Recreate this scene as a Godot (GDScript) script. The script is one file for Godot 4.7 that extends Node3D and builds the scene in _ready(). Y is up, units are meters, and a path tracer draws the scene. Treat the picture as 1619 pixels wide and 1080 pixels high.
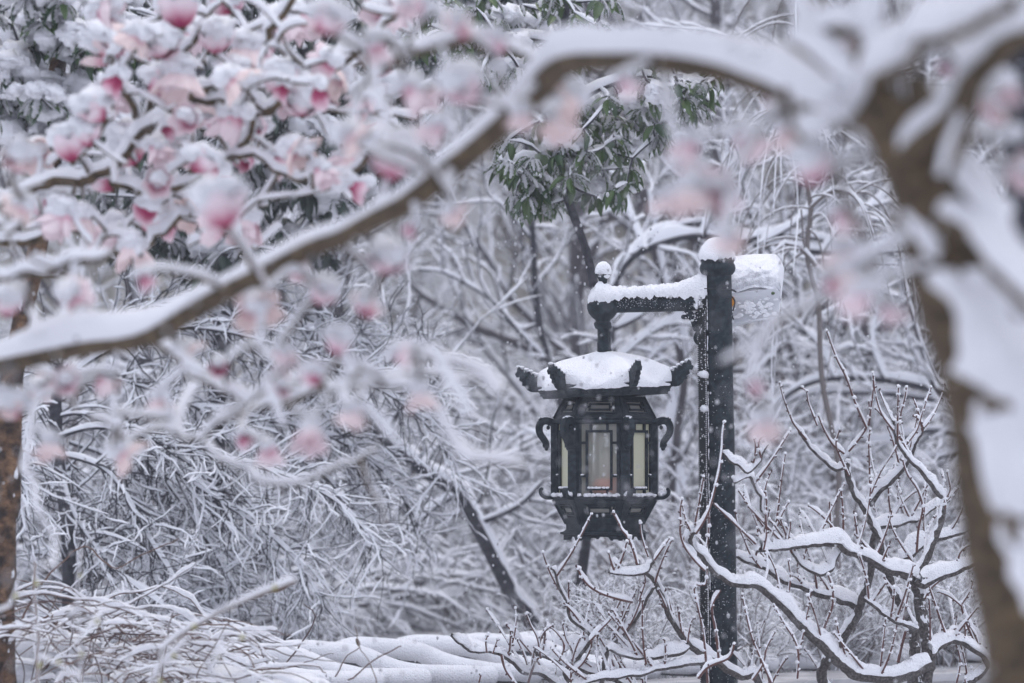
extends Node3D
# A winter garden: a palace lantern on a post seen through a snow covered magnolia.

const FOCAL_PX := 6075.0
const S := 0.0023045            # metres per photograph pixel at the lamp
var cam_xf := Transform3D()
var rng := RandomNumberGenerator.new()
var noise := FastNoiseLite.new()
var M := {}
var used := {}

# ---------------------------------------------------------------- mesh building
class MB:
	var v := PackedVector3Array()
	var n := PackedVector3Array()
	var c := PackedColorArray()
	var ix := PackedInt32Array()
	var col := Color(1, 1, 1)
	var use_col := false
	func mesh(off: Vector3, mat: Material) -> ArrayMesh:
		var am := ArrayMesh.new()
		if ix.is_empty():
			return am
		var vv := v
		if off != Vector3.ZERO:
			vv = v.duplicate()
			for i in vv.size():
				vv[i] = vv[i] - off
		var a := []
		a.resize(Mesh.ARRAY_MAX)
		a[Mesh.ARRAY_VERTEX] = vv
		a[Mesh.ARRAY_NORMAL] = n
		if use_col:
			a[Mesh.ARRAY_COLOR] = c
		a[Mesh.ARRAY_INDEX] = ix
		am.add_surface_from_arrays(Mesh.PRIMITIVE_TRIANGLES, a)
		am.surface_set_material(0, mat)
		return am
	func put(p: Vector3, q: Vector3) -> void:
		v.append(p)
		n.append(q)
		if use_col:
			c.append(col)
	func grid(base: int, rows: int, k: int, closed := true) -> void:
		var kk := k if closed else k - 1
		for i in rows - 1:
			for j in kk:
				var a := base + i * k + j
				var b := base + i * k + (j + 1) % k
				var cc := a + k
				var d := b + k
				ix.append(a); ix.append(cc); ix.append(b)
				ix.append(b); ix.append(cc); ix.append(d)
	func tri(a: Vector3, b: Vector3, d: Vector3, hint: Vector3) -> void:
		var q := (b - a).cross(d - a)
		if q.dot(hint) < 0.0:
			var t := b
			b = d
			d = t
			q = -q
		q = q.normalized()
		var i := v.size()
		put(a, q); put(b, q); put(d, q)
		ix.append(i); ix.append(i + 2); ix.append(i + 1)
	func quad(a: Vector3, b: Vector3, d: Vector3, e: Vector3, hint: Vector3) -> void:
		tri(a, b, d, hint)
		tri(a, d, e, hint)
	func box(t: Transform3D, size: Vector3) -> void:
		var h := size * 0.5
		for ax in 3:
			for sg in [-1.0, 1.0]:
				var d := Vector3.ZERO
				d[ax] = sg
				var a := Vector3.ZERO
				a[(ax + 1) % 3] = 1.0
				var b := Vector3.ZERO
				b[(ax + 2) % 3] = 1.0
				var o: Vector3 = d * h
				var ah: Vector3 = a * h
				var bh: Vector3 = b * h
				quad(t * (o - ah - bh), t * (o + ah - bh), t * (o + ah + bh), t * (o - ah + bh), t.basis * d)

func P(px: float, py: float, d: float) -> Vector3:
	return cam_xf * Vector3((px - 809.5) / FOCAL_PX * d, (540.0 - py) / FOCAL_PX * d, -d)

# flat list of x, y picture positions between two distances from the camera
func path(l: Array, d0: float, d1: float) -> PackedVector3Array:
	var o := PackedVector3Array()
	var m := l.size() / 2
	for i in m:
		o.append(P(l[i * 2], l[i * 2 + 1], lerpf(d0, d1, float(i) / maxf(1.0, m - 1))))
	return o

# Catmull-Rom, with a point about every STEP metres
func smooth(p: PackedVector3Array, step: float) -> PackedVector3Array:
	var o := PackedVector3Array()
	var m := p.size()
	for i in m - 1:
		var a := p[maxi(i - 1, 0)]
		var b := p[i]
		var cc := p[i + 1]
		var d := p[mini(i + 2, m - 1)]
		var k := maxi(1, int(b.distance_to(cc) / step))
		for j in k:
			o.append(b.cubic_interpolate(cc, a, d, float(j) / k))
	o.append(p[m - 1])
	return o

func taper(m: int, r0: float, r1: float, pw := 1.0) -> PackedFloat32Array:
	var o := PackedFloat32Array()
	for i in m:
		o.append(lerpf(r0, r1, pow(float(i) / maxf(1.0, m - 1), pw)))
	return o

func tube(b: MB, p: PackedVector3Array, r: PackedFloat32Array, sides: int, rough := 0.0, cap := true) -> void:
	var m := p.size()
	if m < 2:
		return
	var t := (p[1] - p[0]).normalized()
	var u := t.cross(Vector3(0.31, 0.2, 0.93)).normalized()
	var base := b.v.size()
	for i in m:
		t = (p[mini(i + 1, m - 1)] - p[maxi(i - 1, 0)]).normalized()
		u = (u - t * u.dot(t)).normalized()
		var w := t.cross(u)
		for k in sides:
			var a := TAU * k / sides
			var d := u * cos(a) + w * sin(a)
			var rr := r[i]
			if rough > 0.0:
				rr *= 1.0 + rough * noise.get_noise_3dv((p[i] + d * rr) * 30.0 / (0.2 + rr * 12.0))
			b.put(p[i] + d * rr, d)
	b.grid(base, m, sides)
	if cap:
		for e in [0, m - 1]:
			var q := (p[0] - p[1]).normalized() if e == 0 else (p[m - 1] - p[m - 2]).normalized()
			var ci := b.v.size()
			b.put(p[e] + q * r[e] * 0.5, q)
			for k in sides:
				var k2 := (k + 1) % sides
				b.ix.append(ci)
				b.ix.append(base + e * sides + (k if e == 0 else k2))
				b.ix.append(base + e * sides + (k2 if e == 0 else k))

# snow lying along the upper side of a branch; hides inside the branch where it is too steep
func snow_on(b: MB, p: PackedVector3Array, r: PackedFloat32Array, high: float, wide: float, k := 6, lump := 0.5, freq := 14.0, keep := 0.0) -> void:
	var m := p.size()
	if m < 2:
		return
	var ph := rng.randf() * 40.0
	var base := b.v.size()
	var al := 0.0
	var u_last := Vector3(1, 0, 0)
	for i in m:
		var t := (p[mini(i + 1, m - 1)] - p[maxi(i - 1, 0)]).normalized()
		if i > 0:
			al += p[i].distance_to(p[i - 1])
		var u := Vector3.UP - t * t.y
		var hor := u.length()
		if hor < 0.05:
			u = u_last - t * u_last.dot(t)
		u = u.normalized()
		u_last = u
		var w := t.cross(u)
		var e := noise.get_noise_2d(al * freq * 9.0, ph) * 1.6
		var amt := clampf((hor - 0.2) * 1.7, 0.0, 1.0)
		amt = maxf(amt, keep)
		amt *= clampf(1.0 + lump * e, 0.12, 1.7)
		if i == 0 or i == m - 1:
			amt *= 0.25
		var h := r[i] * 0.55 + high * amt
		var wd := lerpf(r[i] * 0.7, maxf(r[i] * 1.12, wide), minf(1.0, amt * 1.5))
		var lift := r[i] * 0.4
		for j in k:
			var a := TAU * j / k
			var cy := cos(a)
			var sx := sin(a)
			var jj := 1.0
			if lump > 0.0:
				jj += 0.22 * noise.get_noise_3d(al * freq * 22.0, j * 37.0, ph)
			var y := lift + (h * cy if cy > 0.0 else r[i] * 0.1 * cy) * jj
			b.put(p[i] + u * y + w * (wd * sx * jj), (u * cy * wd + w * sx * maxf(h, 0.001)).normalized())
	b.grid(base, m, k)

# uneven lump of snow
func blob(b: MB, at: Vector3, rad: Vector3, la := 7, lo := 9, amp := 0.25, turn := Basis.IDENTITY) -> void:
	var base := b.v.size()
	var q := rng.randf() * 100.0
	for i in la:
		var f := PI * i / (la - 1)
		for j in lo:
			var a := TAU * j / lo
			var d := Vector3(sin(f) * cos(a), cos(f), sin(f) * sin(a))
			var e := 1.0 + amp * noise.get_noise_3d(d.x * 28.0 + q, d.y * 28.0, d.z * 28.0) * 1.8
			b.put(at + turn * (d * rad * e), (turn * (d / rad)).normalized())
	b.grid(base, la, lo)

func lathe(b: MB, at: Vector3, prof: Array, sides := 20, axis := Vector3.UP) -> void:
	var p := PackedVector3Array()
	var y0 := Vector3.UP
	var bs := Basis(Quaternion(y0, axis.normalized())) if absf(axis.normalized().dot(y0)) < 0.9999 else Basis.IDENTITY
	var base := b.v.size()
	var m := prof.size() / 2
	for i in m:
		var rr: float = prof[i * 2]
		var yy: float = prof[i * 2 + 1]
		var i0 := maxi(i - 1, 0)
		var i1 := mini(i + 1, m - 1)
		var dr: float = prof[i1 * 2] - prof[i0 * 2]
		var dy: float = prof[i1 * 2 + 1] - prof[i0 * 2 + 1]
		for k in sides:
			var a := TAU * k / sides
			var d := Vector3(sin(a), 0, cos(a))
			b.put(at + bs * (d * rr + Vector3(0, yy, 0)), (bs * (d * dy - Vector3(0, dr, 0))).normalized())
	b.grid(base, m, sides)
	p.clear()

# a flat outline with thickness; t maps x, y of the outline and z across it
func plate(b: MB, outline: PackedVector2Array, thick: float, t: Transform3D) -> void:
	var tr := Geometry2D.triangulate_polygon(outline)
	var h := thick * 0.5
	var i := 0
	while i < tr.size():
		for sg in [-1.0, 1.0]:
			var z: float = sg * h
			var a := outline[tr[i]]
			var c := outline[tr[i + 1]]
			var d := outline[tr[i + 2]]
			b.tri(t * Vector3(a.x, a.y, z), t * Vector3(c.x, c.y, z), t * Vector3(d.x, d.y, z), t.basis * Vector3(0, 0, sg))
		i += 3
	var cw := Geometry2D.is_polygon_clockwise(outline)
	for k in outline.size():
		var a := outline[k]
		var c := outline[(k + 1) % outline.size()]
		var o := Vector2(c.y - a.y, a.x - c.x) * (-1.0 if cw else 1.0)
		b.quad(t * Vector3(a.x, a.y, -h), t * Vector3(c.x, c.y, -h), t * Vector3(c.x, c.y, h), t * Vector3(a.x, a.y, h), t.basis * Vector3(o.x, o.y, 0))

# ---------------------------------------------------------------- naming
func numbered(called: String) -> String:
	if not used.has(called):
		used[called] = 0
		return called
	used[called] += 1
	return "%s_%03d" % [called, used[called]]

func tag(o: Node, label: String, category: String, group := "", kind := "") -> void:
	if label: o.set_meta("label", label)
	if category: o.set_meta("category", category)
	if group: o.set_meta("group", group)
	if kind: o.set_meta("kind", kind)

func thing(called: String, at: Vector3, label: String, category: String, group := "") -> Node3D:
	var o := Node3D.new()
	o.name = numbered(called)
	add_child(o, true)
	o.position = at
	o.set_meta("at", at)
	tag(o, label, category, group)
	return o

# one named mesh under a thing or part; vertices are given in world space
func put(called: String, b: MB, mat: Material, parent: Node3D = null, stuff := false) -> MeshInstance3D:
	if b.ix.is_empty():
		return null
	var o := MeshInstance3D.new()
	var off: Vector3 = parent.get_meta("at") if parent else Vector3.ZERO
	o.mesh = b.mesh(off, mat)
	if parent:
		o.set_meta("at", off)
		o.name = called
		parent.add_child(o, true)
	else:
		o.name = numbered(called)
		add_child(o, true)
	if stuff: o.set_meta("kind", "stuff")
	return o

func put_mesh(called: String, mesh: Mesh, t: Transform3D, parent: Node3D) -> MeshInstance3D:
	var o := MeshInstance3D.new()
	o.mesh = mesh
	o.name = called
	o.transform = t
	parent.add_child(o, true)
	return o

func many(called: String, mesh: Mesh, where: Array, parent: Node = null) -> MultiMeshInstance3D:
	var mm := MultiMesh.new()
	mm.transform_format = MultiMesh.TRANSFORM_3D
	mm.mesh = mesh
	mm.instance_count = where.size()
	for i in where.size():
		mm.set_instance_transform(i, where[i])
	var o := MultiMeshInstance3D.new()
	o.multimesh = mm
	o.name = called if parent else numbered(called)
	o.set_meta("kind", "stuff")
	(parent if parent else self).add_child(o, true)
	return o

# ---------------------------------------------------------------- materials
func noise_tex(freq: float, oct: int, ramp: Gradient, size := 256, sd := 1, bump := false) -> NoiseTexture2D:
	var f := FastNoiseLite.new()
	f.seed = sd
	f.noise_type = FastNoiseLite.TYPE_SIMPLEX_SMOOTH
	f.frequency = freq
	f.fractal_octaves = oct
	var t := NoiseTexture2D.new()
	t.width = size
	t.height = size
	t.seamless = true
	t.noise = f
	if ramp: t.color_ramp = ramp
	if bump: t.as_normal_map = false
	return t

func ramp(l: Array) -> Gradient:
	var g := Gradient.new()
	var o := PackedFloat32Array()
	var c := PackedColorArray()
	for i in l.size() / 2:
		o.append(l[i * 2])
		var q: Color = l[i * 2 + 1]
		c.append(q.linear_to_srgb())
	g.offsets = o
	g.colors = c
	return g

func lin(r: float, g: float, b: float, a := 1.0) -> Color:
	return Color(r, g, b, a).linear_to_srgb() if a == 1.0 else Color(Color(r, g, b).linear_to_srgb(), a)

func mat(called: String, color: Color, rough: float, tex: Texture2D = null, scale := 4.0, bump: Texture2D = null, bump_cm := 0.3) -> StandardMaterial3D:
	var m := StandardMaterial3D.new()
	m.resource_name = called
	m.albedo_color = color
	m.roughness = rough
	if tex or bump:
		m.uv1_triplanar = true
		m.uv1_scale = Vector3.ONE * scale
	if tex: m.albedo_texture = tex
	if bump:
		m.heightmap_enabled = true
		m.heightmap_texture = bump
		m.heightmap_scale = bump_cm
	M[called] = m
	return m

func materials() -> void:
	var grain := noise_tex(0.03, 4, null, 512, 3)
	var fine := noise_tex(0.08, 3, null, 256, 5)
	var snow := mat("snow", lin(0.84, 0.85, 0.88), 0.95, null, 7.0, grain, 0.5)
	snow.metallic_specular = 0.25
	var fs := mat("snow_far", lin(0.82, 0.835, 0.87), 0.95)
	fs.metallic_specular = 0.2
	mat("bark_brown", Color.WHITE, 0.85, noise_tex(0.02, 4, ramp([0.25, Color(0.022, 0.016, 0.009), 0.5, Color(0.082, 0.055, 0.028), 0.75, Color(0.145, 0.102, 0.056)]), 512, 11), 3.0, grain, 0.8)
	mat("bark_grey", Color.WHITE, 0.85, noise_tex(0.025, 4, ramp([0.3, Color(0.03, 0.027, 0.027), 0.55, Color(0.085, 0.075, 0.07), 0.8, Color(0.16, 0.145, 0.14)]), 512, 12), 6.0, grain, 0.5)
	mat("bark_dark", Color.WHITE, 0.85, noise_tex(0.03, 3, ramp([0.3, Color(0.016, 0.018, 0.024), 0.7, Color(0.06, 0.06, 0.07)]), 256, 13), 3.0)
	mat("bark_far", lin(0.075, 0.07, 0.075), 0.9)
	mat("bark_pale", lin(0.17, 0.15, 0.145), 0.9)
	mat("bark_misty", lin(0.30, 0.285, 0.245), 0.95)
	mat("trunk_brown", Color.WHITE, 0.9, noise_tex(0.02, 4, ramp([0.3, Color(0.022, 0.015, 0.011), 0.55, Color(0.115, 0.066, 0.038), 0.8, Color(0.25, 0.15, 0.085)]), 256, 14), 3.0, grain, 1.5)
	var tw := mat("twig", Color.WHITE, 0.7)
	tw.vertex_color_use_as_albedo = true
	var metal := mat("metal", Color.WHITE, 0.5, noise_tex(0.015, 5, ramp([0.2, Color(0.007, 0.011, 0.014), 0.5, Color(0.016, 0.025, 0.030), 0.8, Color(0.042, 0.055, 0.061)]), 512, 15), 5.0, fine, 0.04)
	metal.metallic_specular = 0.3
	mat("rubber", lin(0.014, 0.017, 0.019), 0.75)
	var g1 := mat("glass_clear", Color(lin(0.66, 0.67, 0.60), 0.42), 0.55)
	g1.transparency = BaseMaterial3D.TRANSPARENCY_ALPHA
	g1.backlight_enabled = true
	g1.backlight = Color(0.75, 0.75, 0.7)
	g1.uv1_triplanar = true
	g1.uv1_scale = Vector3.ONE * 60.0
	g1.heightmap_enabled = true
	g1.heightmap_texture = fine
	g1.heightmap_scale = 0.05
	mat("glass_dim", lin(0.22, 0.22, 0.20), 0.5)
	var g2 := mat("glass_cream", lin(0.60, 0.60, 0.44), 0.5)
	g2.backlight_enabled = true
	g2.backlight = Color(0.7, 0.7, 0.6)
	mat("salmon", lin(0.72, 0.17, 0.10), 0.6)
	mat("white_bulb", lin(0.7, 0.7, 0.66), 0.4)
	var cp := mat("clear_plastic", Color(lin(0.68, 0.70, 0.74), 0.72), 0.35, null, 30.0, fine, 0.05)
	cp.transparency = BaseMaterial3D.TRANSPARENCY_ALPHA
	mat("orange", lin(0.72, 0.28, 0.02), 0.5)
	var pe := mat("petal", Color.WHITE, 0.6)
	pe.vertex_color_use_as_albedo = true
	pe.backlight_enabled = true
	pe.backlight = Color(0.5, 0.5, 0.5)
	var lf := mat("leaf", Color.WHITE, 0.4)
	lf.vertex_color_use_as_albedo = true
	lf.backlight_enabled = true
	lf.backlight = Color(0.25, 0.25, 0.25)
	mat("plaster", Color.WHITE, 0.9, noise_tex(0.01, 5, ramp([0.3, Color(0.30, 0.30, 0.31), 0.7, Color(0.46, 0.46, 0.47)]), 512, 16), 0.8)
	mat("tile", lin(0.07, 0.075, 0.085), 0.7, null, 8.0, fine, 0.1)
	var gr := mat("ground", Color.WHITE, 0.95, null, 1.5, grain, 3.0)
	gr.vertex_color_use_as_albedo = true
	mat("leaf_plain", lin(0.05, 0.09, 0.03), 0.6)

# ---------------------------------------------------------------- the lamp
const HEX0 := 21.5
var lamp_c := Vector3.ZERO      # middle of the lantern at the height of its feet

func hexp(r: float, i: float) -> Vector3:
	var a := deg_to_rad(HEX0 + 60.0 * i)
	return Vector3(sin(a) * r, 0, cos(a) * r)

# picture pixels (distance from the lantern's axis, picture row) to a point on hexagon corner i
func lp(r: float, py: float, i: float) -> Vector3:
	return lamp_c + hexp(r * S, i) + Vector3(0, (853.0 - py) * S, 0)

func hex_band(b: MB, r0: float, y0: float, r1: float, y1: float, flip := false) -> void:
	for i in 6:
		var a := lp(r0, y0, i)
		var c := lp(r0, y0, i + 1)
		var d := lp(r1, y1, i + 1)
		var e := lp(r1, y1, i)
		var out := hexp(1.0, i + 0.5) + Vector3(0, 0.05 * (r1 - r0), 0)
		if absf(y1 - y0) < 0.01:
			out = Vector3(0, 1 if r1 < r0 else -1, 0)
		b.quad(a, c, d, e, -out if flip else out)

func bar(b: MB, a: Vector3, c: Vector3, w: float, th: float, up: Vector3) -> void:
	var x := (c - a)
	var z := up.normalized()
	var xn := x.normalized()
	var y := z.cross(xn).normalized()
	b.box(Transform3D(Basis(xn, y, z), (a + c) * 0.5), Vector3(x.length(), w, th))

# point on face i of the lantern body: u across 0..1, picture row, with radius r pushed out by o metres
func fp(i: int, u: float, r: float, py: float, o := 0.0) -> Vector3:
	return lp(r, py, i).lerp(lp(r, py, i + 1), u) + hexp(1.0, i + 0.5).normalized() * o

func arc_outline(ctr: PackedVector2Array, w0: float, w1: float) -> PackedVector2Array:
	var l := PackedVector2Array()
	var rr := PackedVector2Array()
	var m := ctr.size()
	for i in m:
		var t := (ctr[mini(i + 1, m - 1)] - ctr[maxi(i - 1, 0)]).normalized()
		var q := Vector2(-t.y, t.x)
		var w := lerpf(w0, w1, float(i) / (m - 1))
		l.append(ctr[i] + q * w)
		rr.append(ctr[i] - q * w)
	rr.reverse()
	l.append_array(rr)
	return l

func pts2(l: Array, k := 1.0) -> PackedVector2Array:
	var o := PackedVector2Array()
	for i in l.size() / 2:
		o.append(Vector2(l[i * 2] * k, l[i * 2 + 1] * k))
	return o

func smooth2(p: PackedVector2Array, k: int) -> PackedVector2Array:
	var o := PackedVector2Array()
	var m := p.size()
	for i in m - 1:
		for j in k:
			o.append(p[i].cubic_interpolate(p[i + 1], p[maxi(i - 1, 0)], p[mini(i + 2, m - 1)], float(j) / k))
	o.append(p[m - 1])
	return o

# frame standing on corner i: x outward, y up, z across; rows given as picture rows
func corner_frame(i: float) -> Transform3D:
	var x := hexp(1.0, i).normalized()
	return Transform3D(Basis(x * S, Vector3.UP * S, x.cross(Vector3.UP) * S), lamp_c + Vector3(0, 853.0 * S, 0))

func build_lantern() -> void:
	lamp_c = P(956, 853, 14.0)
	var root := thing("hanging_lantern", lamp_c, "dark hexagonal palace lantern with frosted panes and snowy roof, hanging from the arm", "lantern")
	var metal: Material = M.metal
	# neck and collar
	var b := MB.new()
	lathe(b, lamp_c + Vector3(0, (853.0 - 562.0) * S, 0), [11.0 * S, 0.0, 12.0 * S, 5 * S, 11.5 * S, 9 * S, 10 * S, 12 * S, 10 * S, 36 * S, 10.5 * S, 38 * S], 16)
	put("neck", b, metal, root)
	# roof: hipped hexagon, fascia with three steps, soffit
	b = MB.new()
	hex_band(b, 112, 608, 60, 586)
	hex_band(b, 60, 586, 10, 562)
	hex_band(b, 108, 613.5, 112, 608.5)
	hex_band(b, 108, 613.5, 108, 616)
	hex_band(b, 103.5, 620, 106, 616)
	hex_band(b, 106, 616, 108, 616, true)
	hex_band(b, 103.5, 620, 103.5, 623)
	hex_band(b, 99, 627, 101, 623)
	hex_band(b, 101, 623, 103.5, 623, true)
	hex_band(b, 99, 627, 60, 628, false)
	var roof := put("roof", b, metal, root)
	# roof corner ornaments
	var fin := pts2([104, -609, 104, -600, 107, -592, 106, -585, 111, -587, 113, -581, 117, -583, 119, -577, 124, -579, 127, -573.5, 132, -574, 135, -569, 138.5, -572, 139, -577, 142.5, -580, 140, -586, 135, -585, 136, -591, 131, -594, 132, -599, 127, -601, 124, -606, 118, -610, 110, -611])
	for i in 6:
		b = MB.new()
		var f := corner_frame(i)
		var f2 := f.translated_local(Vector3(104, -604, 0)) * Transform3D(Basis.from_scale(Vector3(1.0, 1.0, 1.15)), Vector3.ZERO) * Transform3D(Basis.IDENTITY, Vector3(-104, 599, 0))
		f = f2
		plate(b, fin, 7.0, f)
		for e in [[113, -593, 3.6], [121, -589, 4.0], [129, -583, 4.0], [119, -602, 3.2], [136, -576, 3.4]]:
			blob(b, f * Vector3(e[0], e[1], 0), Vector3(e[2], e[2] * 0.8, 5.2) * S, 6, 8, 0.1, f.basis.orthonormalized())
		put("corner_ornament", b, metal, roof)
		b = MB.new()
		for e in [[107, -583], [112, -581], [118, -577], [125, -574], [132, -570.5], [137, -569.5]]:
			blob(b, f * Vector3(e[0], e[1] + 0.5, 0), Vector3(4.4, 2.4, 4.0) * S, 6, 8, 0.3, f.basis.orthonormalized())
		put("ornament_snow", b, M.snow, roof)
	# snow on the roof
	b = MB.new()
	var na := 96
	var nt := 16
	var base := b.v.size()
	var prof := [[0.0, 553.5, 553.5], [0.10, 555.5, 555.0], [0.3, 562.0, 559.5], [0.5, 570.5, 564.0], [0.68, 579.5, 569.0], [0.82, 588.5, 573.5], [0.92, 597.0, 577.5], [0.985, 604.0, 584.0], [1.0, 608.5, 597.0], [0.985, 612.0, 610.0]]
	for t in nt:
		var q := float(t) / (nt - 1) * (prof.size() - 1)
		var qi := mini(int(q), prof.size() - 2)
		var rt: float = lerpf(prof[qi][0], prof[qi + 1][0], q - qi)
		var yf: float = lerpf(prof[qi][1], prof[qi + 1][1], q - qi)
		var yt := yf
		for k in na:
			var an := TAU * k / na
			var rel := fposmod(rad_to_deg(an) - HEX0, 60.0) - 30.0
			var hexr := 0.866 / cos(deg_to_rad(rel))
			var droop := 1.0 + 0.5 * (1.0 - pow(absf(rel) / 30.0, 2.0))
			var d := Vector3(sin(an), 0, cos(an))
			var nz := noise.get_noise_3dv(d * rt * 45.0 + Vector3(3, 0, 9)) * 1.5
			var fz := noise.get_noise_3dv(d * 260.0 + Vector3(yt * 6.0, 0, 0))
			var edge := smoothstep(0.6, 1.0, rt)
			var hp := pow(absf(rel) / 30.0, 1.4)
			var yc: float = lerpf(prof[qi][2], prof[qi + 1][2], q - qi)
			yt = lerpf(yf, yc, hp)
			var rr := (116.0 - 7.0 * hp * smoothstep(0.5, 1.0, rt)) * rt * lerpf(0.97, hexr, smoothstep(0.2, 0.9, rt)) + (nz * 2.4 + fz * 1.7) * edge
			var yy := yt + nz * 3.2 * smoothstep(0.1, 0.5, rt) + (fz * 2.0 + droop * 1.2) * edge
			# the corners rise towards the ornaments
			yy += 1.5 * edge
			b.put(lamp_c + d * rr * S + Vector3(0, (853.0 - yy) * S, 0), Vector3.UP)
	# rows run outward and down, so the ring order is turned
	for i in nt - 1:
		for j in na:
			var a := base + i * na + j
			var c := base + i * na + (j + 1) % na
			b.ix.append(a); b.ix.append(c); b.ix.append(a + na)
			b.ix.append(c); b.ix.append(c + na); b.ix.append(a + na)
	renormal(b)
	put("roof_snow", b, M.snow, roof)
	# the roof hangs a little askew
	var piv := Vector3(0, (853.0 - 600.0) * S, 0)
	roof.transform = Transform3D(Basis.IDENTITY, piv) * Transform3D(Basis(Vector3(0, 0, 1), deg_to_rad(2.3)), Vector3.ZERO) * Transform3D(Basis.IDENTITY, -piv)
	# upper skirt with lattice openings, middle rails, lower skirt, base
	skirt(root, 62.5, 627.0, 81.0, 662.0, "upper_skirt", 0.30)
	b = MB.new()
	hex_band(b, 85, 664.5, 81, 662)
	hex_band(b, 85, 668.5, 85, 664.5)
	hex_band(b, 82, 671, 85, 668.5)
	hex_band(b, 82, 671, 70, 671, false)
	put("upper_rail", b, metal, root)
	b = MB.new()
	hex_band(b, 86, 785, 74, 784)
	hex_band(b, 86, 788.5, 86, 785)
	hex_band(b, 82, 791, 86, 788.5)
	put("lower_rail", b, metal, root)
	skirt(root, 61.5, 829.0, 82.0, 791.0, "lower_skirt", 0.32)
	b = MB.new()
	hex_band(b, 61.5, 838, 61.5, 829)
	hex_band(b, 66, 840.5, 61.5, 837)
	hex_band(b, 71, 841.5, 66, 840.5)
	hex_band(b, 71, 844.5, 71, 841.5)
	hex_band(b, 64, 846, 71, 844.5)
	hex_band(b, 64, 846, 20, 846, false)
	put("base", b, metal, root)
	for i in 6:   # feet and the scalloped apron between them
		b = MB.new()
		var x0 := fp(i, 0.0, 64, 846)
		var x1 := fp(i, 1.0, 64, 846)
		var xd := (x1 - x0).normalized()
		var f := Transform3D(Basis(xd, Vector3.UP, xd.cross(Vector3.UP)), x0 - Vector3(0, 0, 0))
		var l := x0.distance_to(x1) / S
		plate(b, pts2([0, 0, 0, -8, 3, -8, 4, -6, 11, -6, 12, -8, 15, -8, 19, -3, 24, -2, l - 24, -2, l - 19, -3, l - 15, -8, l - 12, -8, l - 11, -6, l - 4, -6, l - 3, -8, l, -8, l, 0], S), 0.008, f)
		put("apron", b, metal, root)
	# posts, brackets and scrolls at the six corners
	var hook := arc_outline(smooth2(pts2([76, -672, 84, -668, 93, -665.5, 101, -668, 104.5, -676, 103, -686, 97.5, -694, 93.5, -701, 93, -708]), 4), 6.2, 4.6)
	var scroll := arc_outline(smooth2(pts2([76, -786, 86, -787.5, 95, -786.5, 101, -782, 102.5, -776, 100, -772.5]), 4), 3.0, 2.2)
	for i in 6:
		b = MB.new()
		var a := lp(80.5, 784.5, i)
		var c := lp(80.5, 670, i)
		bar(b, a, c, 15 * S, 9 * S, hexp(1, i))
		put("corner_post", b, metal, root)
		b = MB.new()
		var f := corner_frame(i)
		plate(b, hook, 9.0, f)
		for e in [[103, -664.5, 3.2], [101.5, -662.5, 2.4], [93, -709, 3.4], [96.5, -704, 3.0], [104, -680, 3.6], [90, -676, 3.0]]:
			blob(b, f * Vector3(e[0], e[1], 0), Vector3(e[2], e[2] * 1.2, 5.4) * S, 6, 8, 0.1, f.basis.orthonormalized())
		put("scroll_bracket", b, metal, root)
		b = MB.new()
		plate(b, scroll, 8.0, f)
		blob(b, f * Vector3(100.5, -773.5, 0), Vector3(3.0, 3.0, 4.6) * S, 6, 8, 0.05, f.basis.orthonormalized())
		put("foot_scroll", b, metal, root)
		b = MB.new()
		for k in 9:
			blob(b, f * Vector3(82 + k * 2.6, -664.5 + 3.2 * sin(k * 0.35) + 1.5, rng.randf_range(-2, 2)), Vector3(3.0, 1.7, 3.4) * S, 6, 7, 0.4)
		for k in 7:
			blob(b, f * Vector3(82 + k * 2.4, -782.5 + 0.9 * k * rng.randf_range(0.3, 0.9), rng.randf_range(-2, 2)), Vector3(3.4, rng.randf_range(2.4, 5.5), 3.6) * S, 7, 8, 0.4)
		put("bracket_snow", b, M.snow, root)
	# panes and their tracery
	for i in 6:
		b = MB.new()
		b.quad(fp(i, 0.06, 76, 784), fp(i, 0.94, 76, 784), fp(i, 0.94, 76, 671), fp(i, 0.06, 76, 671), hexp(1, i + 0.5))
		var front := i == 5 or i == 2
		put("pane", b, M.glass_clear if front else M.glass_cream, root)
		var w := 4.0 * S
		var n := hexp(1, i + 0.5)
		var bars := [[0.25, 682.5, 0.75, 682.5], [0.25, 773.0, 0.75, 773.0], [0.25, 680.5, 0.25, 775], [0.75, 680.5, 0.75, 775],
			[0.33, 671, 0.33, 681], [0.67, 671, 0.67, 681], [0.33, 775, 0.33, 784], [0.67, 775, 0.67, 784],
			[0.08, 700.5, 0.25, 700.5], [0.75, 700.5, 0.92, 700.5], [0.08, 752.5, 0.25, 752.5], [0.75, 752.5, 0.92, 752.5], [0.115, 671, 0.115, 784], [0.885, 671, 0.885, 784]]
		for e in bars:
			b = MB.new()
			var o := 0.004 if e[0] == e[2] else 0.0052
			bar(b, fp(i, e[0], 77, e[1], o), fp(i, e[2], 77, e[3], o), w, 0.008, n)
			put("tracery_bar", b, metal, root)
		b = MB.new()
		for k in 26:   # snow caught on the sills
			var u := 0.1 + 0.8 * rng.randf()
			blob(b, fp(i, u, 82, 783.5 - rng.randf() * 1.5, rng.randf_range(-0.006, 0.008)), Vector3(4.5, rng.randf_range(1.6, 3.4), 4.0) * S, 6, 7, 0.5)
			if k < 14:
				blob(b, fp(i, 0.28 + 0.44 * rng.randf(), 77, 770.8, 0.008), Vector3(3.0, 1.7, 2.2) * S, 5, 7, 0.4)
			if k < 5:
				blob(b, fp(i, [0.16, 0.84][k % 2], 77, 750.6, 0.007), Vector3(3.2, 1.2, 2.0) * S, 5, 7, 0.4)
		put("sill_snow", b, M.snow, root)
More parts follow.
